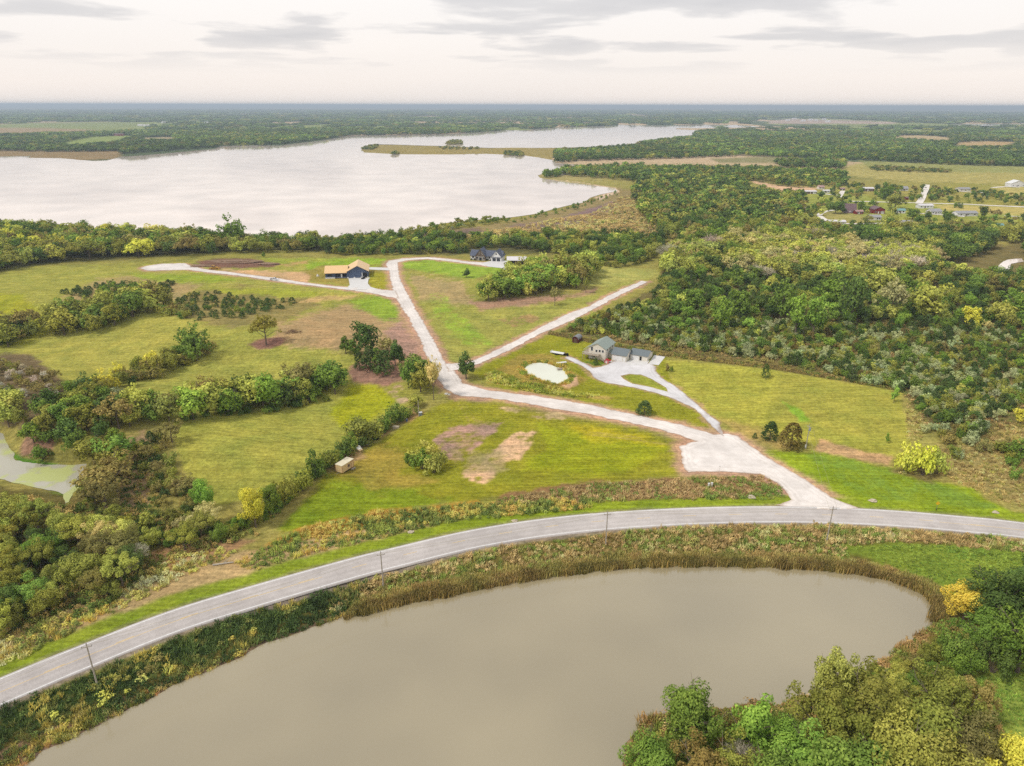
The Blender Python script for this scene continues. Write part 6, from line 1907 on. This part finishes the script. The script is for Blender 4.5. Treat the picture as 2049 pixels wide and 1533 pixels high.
def pole(u, v, h, label, rz=0.0, transformer=False, cross=True):
    p = at1(u, v)
    o = empty('utility_pole', p, rz)
    tag(o, label, 'utility pole', 'utility poles')
    MB().tube((0, 0, -.5), (0, 0, h), .17, .11, 8).build('shaft', M_['wood'], o)
    if cross:
        MB().box(-.85, .85, -.19, -.09, h - .72, h - .6).build('crossarm', M_['wood'], o)
        for x in (-.8, .8):
            MB().tube((x, -.13, h - .596), (x, -.13, h - .36), .06, .04, 8).build('insulator', M_['steel'], o)
    MB().tube((0, 0, h), (0, 0, h + .25), .06, .04, 8).build('insulator', M_['steel'], o)
    if transformer:
        MB().tube((.38, 0, h - 2.0), (.38, 0, h - 1.1), .24, n=12).build('transformer', M_['sitegrey'], o)
        MB().box(-.2, .2, -.3, -.17, .6, 1.6).build('meter_box', M_['white'], o)
    POLES.append((p, h, rz))
    return len(POLES) - 1


k1 = pole(195, 1372, 9.8, 'weathered pole among yellow flowering weeds on the highway bank', R(20))
k2 = pole(767, 1175, 9.4, 'weathered pole where dark bank weeds meet the brown reeds', R(15))
k3 = pole(1212, 1090, 9.4, 'weathered pole in the brown weeds facing the roadside ditch', R(5))
k4 = pole(1654, 1084, 10.0, 'weathered pole opposite the mouth of the gravel road', R(0))
k5 = pole(1612, 899, 8.6, 'pole with a transformer beside the bronze cedar', R(-60), True)
k6 = pole(838, 833, 6.0, 'short pole with a meter cabinet at the upper end of the hedge', 0, False, False)


def cable(a, b, da, db, label, sag=.5):
    pts = []
    for t in np.linspace(0, 1, 17):
        q = a.lerp(b, t)
        pts.append(q - Vector((0, 0, sag * 4 * t * (1 - t))))
    mb = MB()
    for q, w in zip(pts[:-1], pts[1:]): mb.tube(q - pts[0], w - pts[0], .018, n=4)
    o = mb.build('power_line', M_['wire'])
    o.location = pts[0]
    tag(o, label, 'cable', 'overhead power cables')


def top(k, x):
    p, h, rz = POLES[k]
    return Vector((p.x + x * math.cos(rz), p.y + x * math.sin(rz), p.z + h - (.35 if x else -.25)))


for x in (-1.0, 1.0):
    cable(top(k4, x), top(k5, x), 0, 0, 'overhead cable crossing the highway up to the transformer pole', .4)
for x in (0, 1.0):
    w_ = 'upper' if x == 0 else 'lower'
    cable(top(k1, x), top(k2, x), 0, 0, w_ + ' overhead cable above the dark highway bank', .7)
    cable(top(k2, x), top(k3, x), 0, 0, w_ + ' overhead cable above the reedy pond edge', .7)
    cable(top(k3, x), top(k4, x), 0, 0, w_ + ' overhead cable above the brown weeds before the junction', .7)
    cable(top(k1, x) + Vector((-60, -52, 0)), top(k1, x), 0, 0, w_ + ' overhead cable running off along the wooded verge', .8)

# ------------------------------------------------------------------ village
M_LANE = mat_gravel('pale_lane', (240, 232, 222), .9, tracks=False)


def lane(name, pxs, wd, off):
    c = crspline(at(*np.array(pxs, float).T)[:, :2], 3.0)
    t_ = np.gradient(c, axis=0); t_ /= np.linalg.norm(t_, axis=1)[:, None]
    n2 = np.stack([-t_[:, 1], t_[:, 0]], -1)
    rows = []
    for o2 in (-wd / 2, 0, wd / 2):
        q = c + n2 * o2
        rows.append(np.column_stack([q, height(q[:, 0], q[:, 1]) + off]))
    v = np.stack(rows, 1).reshape(-1, 3)
    i2 = np.arange(len(v)).reshape(-1, 3)
    q = np.stack([i2[:-1, 1:], i2[:-1, :-1], i2[1:, :-1], i2[1:, 1:]], -1).reshape(-1)
    tag(link(name, mesh_np(name, v, q, 4, M_LANE, True)), kind='structure')


lane('village_lane', [(1768, 447), (1700, 448), (1662, 444), (1645, 436), (1640, 430), (1650, 424), (1668, 421)], 5.0, .22)
lane('village_street', [(1702, 403), (1760, 404.5), (1850, 407), (1930, 409), (1990, 412), (2120, 418)], 5.5, .24)
lane('village_drive', [(1838, 408), (1846, 395), (1852, 380), (1855, 370)], 7.0, .26)
lane('village_drive', [(1678, 395), (1683, 388), (1686, 382)], 6.0, .22)
lane('village_drive', [(1650, 388), (1664, 390), (1678, 391)], 5.0, .25)
lane('village_lane', [(1860, 380), (1900, 382), (1932, 384), (1980, 387)], 4.0, .22)
lane('village_lane', [(1835, 427), (1880, 430), (1930, 434)], 4.0, .22)
lane('village_lane', [(1985, 376), (2010, 374), (2040, 375)], 6.0, .22)
lane('village_lane', [(2010, 432), (2060, 435), (2120, 437)], 4.0, .22)


def vhouse(u, v, wpx, dp, ze, zr, wall, roof, label, name='house', cat='house', axis='x', rz=0.0, doors=1, wins=2, garage=False):
    p = at1(u, v)
    dep = project(np.array([p.x]), np.array([p.y]), np.array([p.z]))[2][0]
    w = wpx * dep / F
    o = empty(name, p, rz)
    tag(o, label, cat)
    gable(o, -w / 2, w / 2, 0, dp, ze, zr, wall, roof, axis, .4)
    if doors: opening(o, 'door', M_['white'] if wall is not M_['white'] else M_['brown'], 'y-', -w * .08, .05, 1.1, 2.1, 0)
    for i in range(wins):
        x = -w / 2 + w * (i + .5) / wins
        if abs(x + w * .08) < 1.2: x += 1.6
        opening(o, 'window', M_['glass'], 'y-', x, 1.1, 1.2, 1.1, 0, M_['white'])
    if garage: opening(o, 'garage_door', M_['white'], 'y-', w * .3, .05, w * .28, 2.3, 0)
    return o


VSPEC = [(9, 2.7, 3.6, 'brown', 'metal', 'long brown house with white roof at the village edge'), (6, 2.6, 3.4, 'white', 'metal', 'small white outbuilding beside the long brown house', 'outbuilding', 'outbuilding'),
         (7, 2.8, 4.6, 'beige', 'pink', 'house with faded pink roof behind the long brown house'), (8, 3.4, 4.6, 'brown', 'metal', 'dark barn with white roof among trees', 'barn', 'barn'), (7, 2.8, 5.2, 'white', 'grey', 'little white house with grey roof near the lane'),
         (10, 1.0, 8.6, 'brown', 'purple', 'brown A-frame house with a steep shingle roof'), (6, 2.6, 3.6, 'red', 'pink', 'small red outbuilding touching the A-frame house', 'outbuilding', 'outbuilding'), (12, 4.0, 6.4, 'red', 'purple', 'red barn with a wide gable front', 'barn', 'barn', 'y'),
         (8, 2.8, 4.4, 'beige', 'grey', 'grey roofed house before the red barn'), (7, 2.8, 3.8, 'white', 'metal', 'long white shed along the curved village lane', 'shed', 'shed'), (5, 2.5, 3.2, 'brown', 'metal', 'white roofed open shelter at the wooded edge of the village', 'shelter', 'shelter'),
         (8, 2.8, 4.2, 'beige', 'grey', 'grey roofed house among trees below the village'), (8, 2.8, 3.8, 'white', 'metal', 'white and brown mobile home by the village street', 'mobile_home', 'mobile home'), (9, 2.9, 4.8, 'white', 'grey', 'grey roofed house behind the mobile home'),
         (9, 2.9, 4.6, 'white', 'grey', 'very long grey roofed house on the meadow'), (7, 2.8, 4.4, 'beige', 'teal', 'house with a teal metal roof in the trees'), (9, 2.9, 4.4, 'beige', 'grey', 'pale house on the upper village lane'),
         (12, 4.2, 8.0, 'white', 'white', 'big white farmhouse with a steep gable at the village end', 'house', 'house', 'y'), (3, 2.2, 3.2, 'red', 'purple', 'tiny red shed by the village street', 'shed', 'shed'), (7, 2.8, 4.2, 'white', 'teal', 'white house with pale teal roof behind trees'), (4, 2.2, 3.0, 'brown', 'pink', 'small low outbuilding with a tan roof by the side lane', 'outbuilding', 'outbuilding')]
for (u, v, w), sp in zip(VILLAGE, VSPEC):
    dp, ze, zr, wl, rf, lb = sp[:6]
    nm = sp[6] if len(sp) > 6 else 'house'; ct = sp[7] if len(sp) > 7 else 'house'; ax = sp[8] if len(sp) > 8 else 'x'
    vhouse(u, v, w, dp, ze, zr, M_[wl], M_[rf], lb, nm, ct, ax, R(float(rng.uniform(-8, 8))), 1 if w > 7 else 0, 0 if w < 8 else (2 if w < 18 else 3), w > 20)
vhouse(1133, 349.5, 18, 9, 3.4, 5.4, M_['white'], M_['metal'], 'white house on the wooded lake point')
vhouse(234, 272, 24, 14, 5, 7.5, M_['red'], M_['purple'], 'long red barn on the far shore meadow', 'barn', 'barn', wins=0)
for k, (u, v, w) in enumerate(((280, 252.5, 10), (292, 253, 12), (327, 246.5, 9), (375, 248.5, 9), (398, 248, 6), (412, 247, 8))):
    vhouse(u, v, w, 14, 5, 8, M_['white'], M_['metal'], 'small white farm building beyond the far shore field, ' + ('smaller of a close pair', 'larger of a close pair', 'alone above the pair', 'longest by the wood', 'smallest by the wood', 'outermost by the wood')[k], 'farm_building', 'building', wins=0, doors=0)
for k, (u, v, w) in enumerate(((1577, 242, 8), (1590, 239, 9), (1608, 243, 9), (1623, 241, 8), (1634, 242, 5), (1650, 240, 8), (1657, 244.5, 9))):
    o = vhouse(u, v, w, 18, 6, 10, M_['white'], M_['metal'], 'tiny white building of the far settlement beyond the lake', 'farm_building', 'building', wins=0, doors=0)
    o['group'] = 'white buildings of the far settlement'

# ------------------------------------------------------------------ haze: the air itself
hzm, t_, out_ = mat_new('thin_haze')
pv = N(t_, 'ShaderNodeVolumePrincipled')
pv.inputs['Color'].default_value = (0.74, 0.87, 1.0, 1)
pv.inputs['Density'].default_value = 0.000125
pv.inputs['Anisotropy'].default_value = 0.25
L(t_, pv.outputs[0], out_.inputs['Volume'])
tag(MB().box(-64000, 64000, -600, 68000, -6.0, 118.0).build('haze', hzm), 'thin blue haze over the whole landscape', 'haze', kind='stuff')
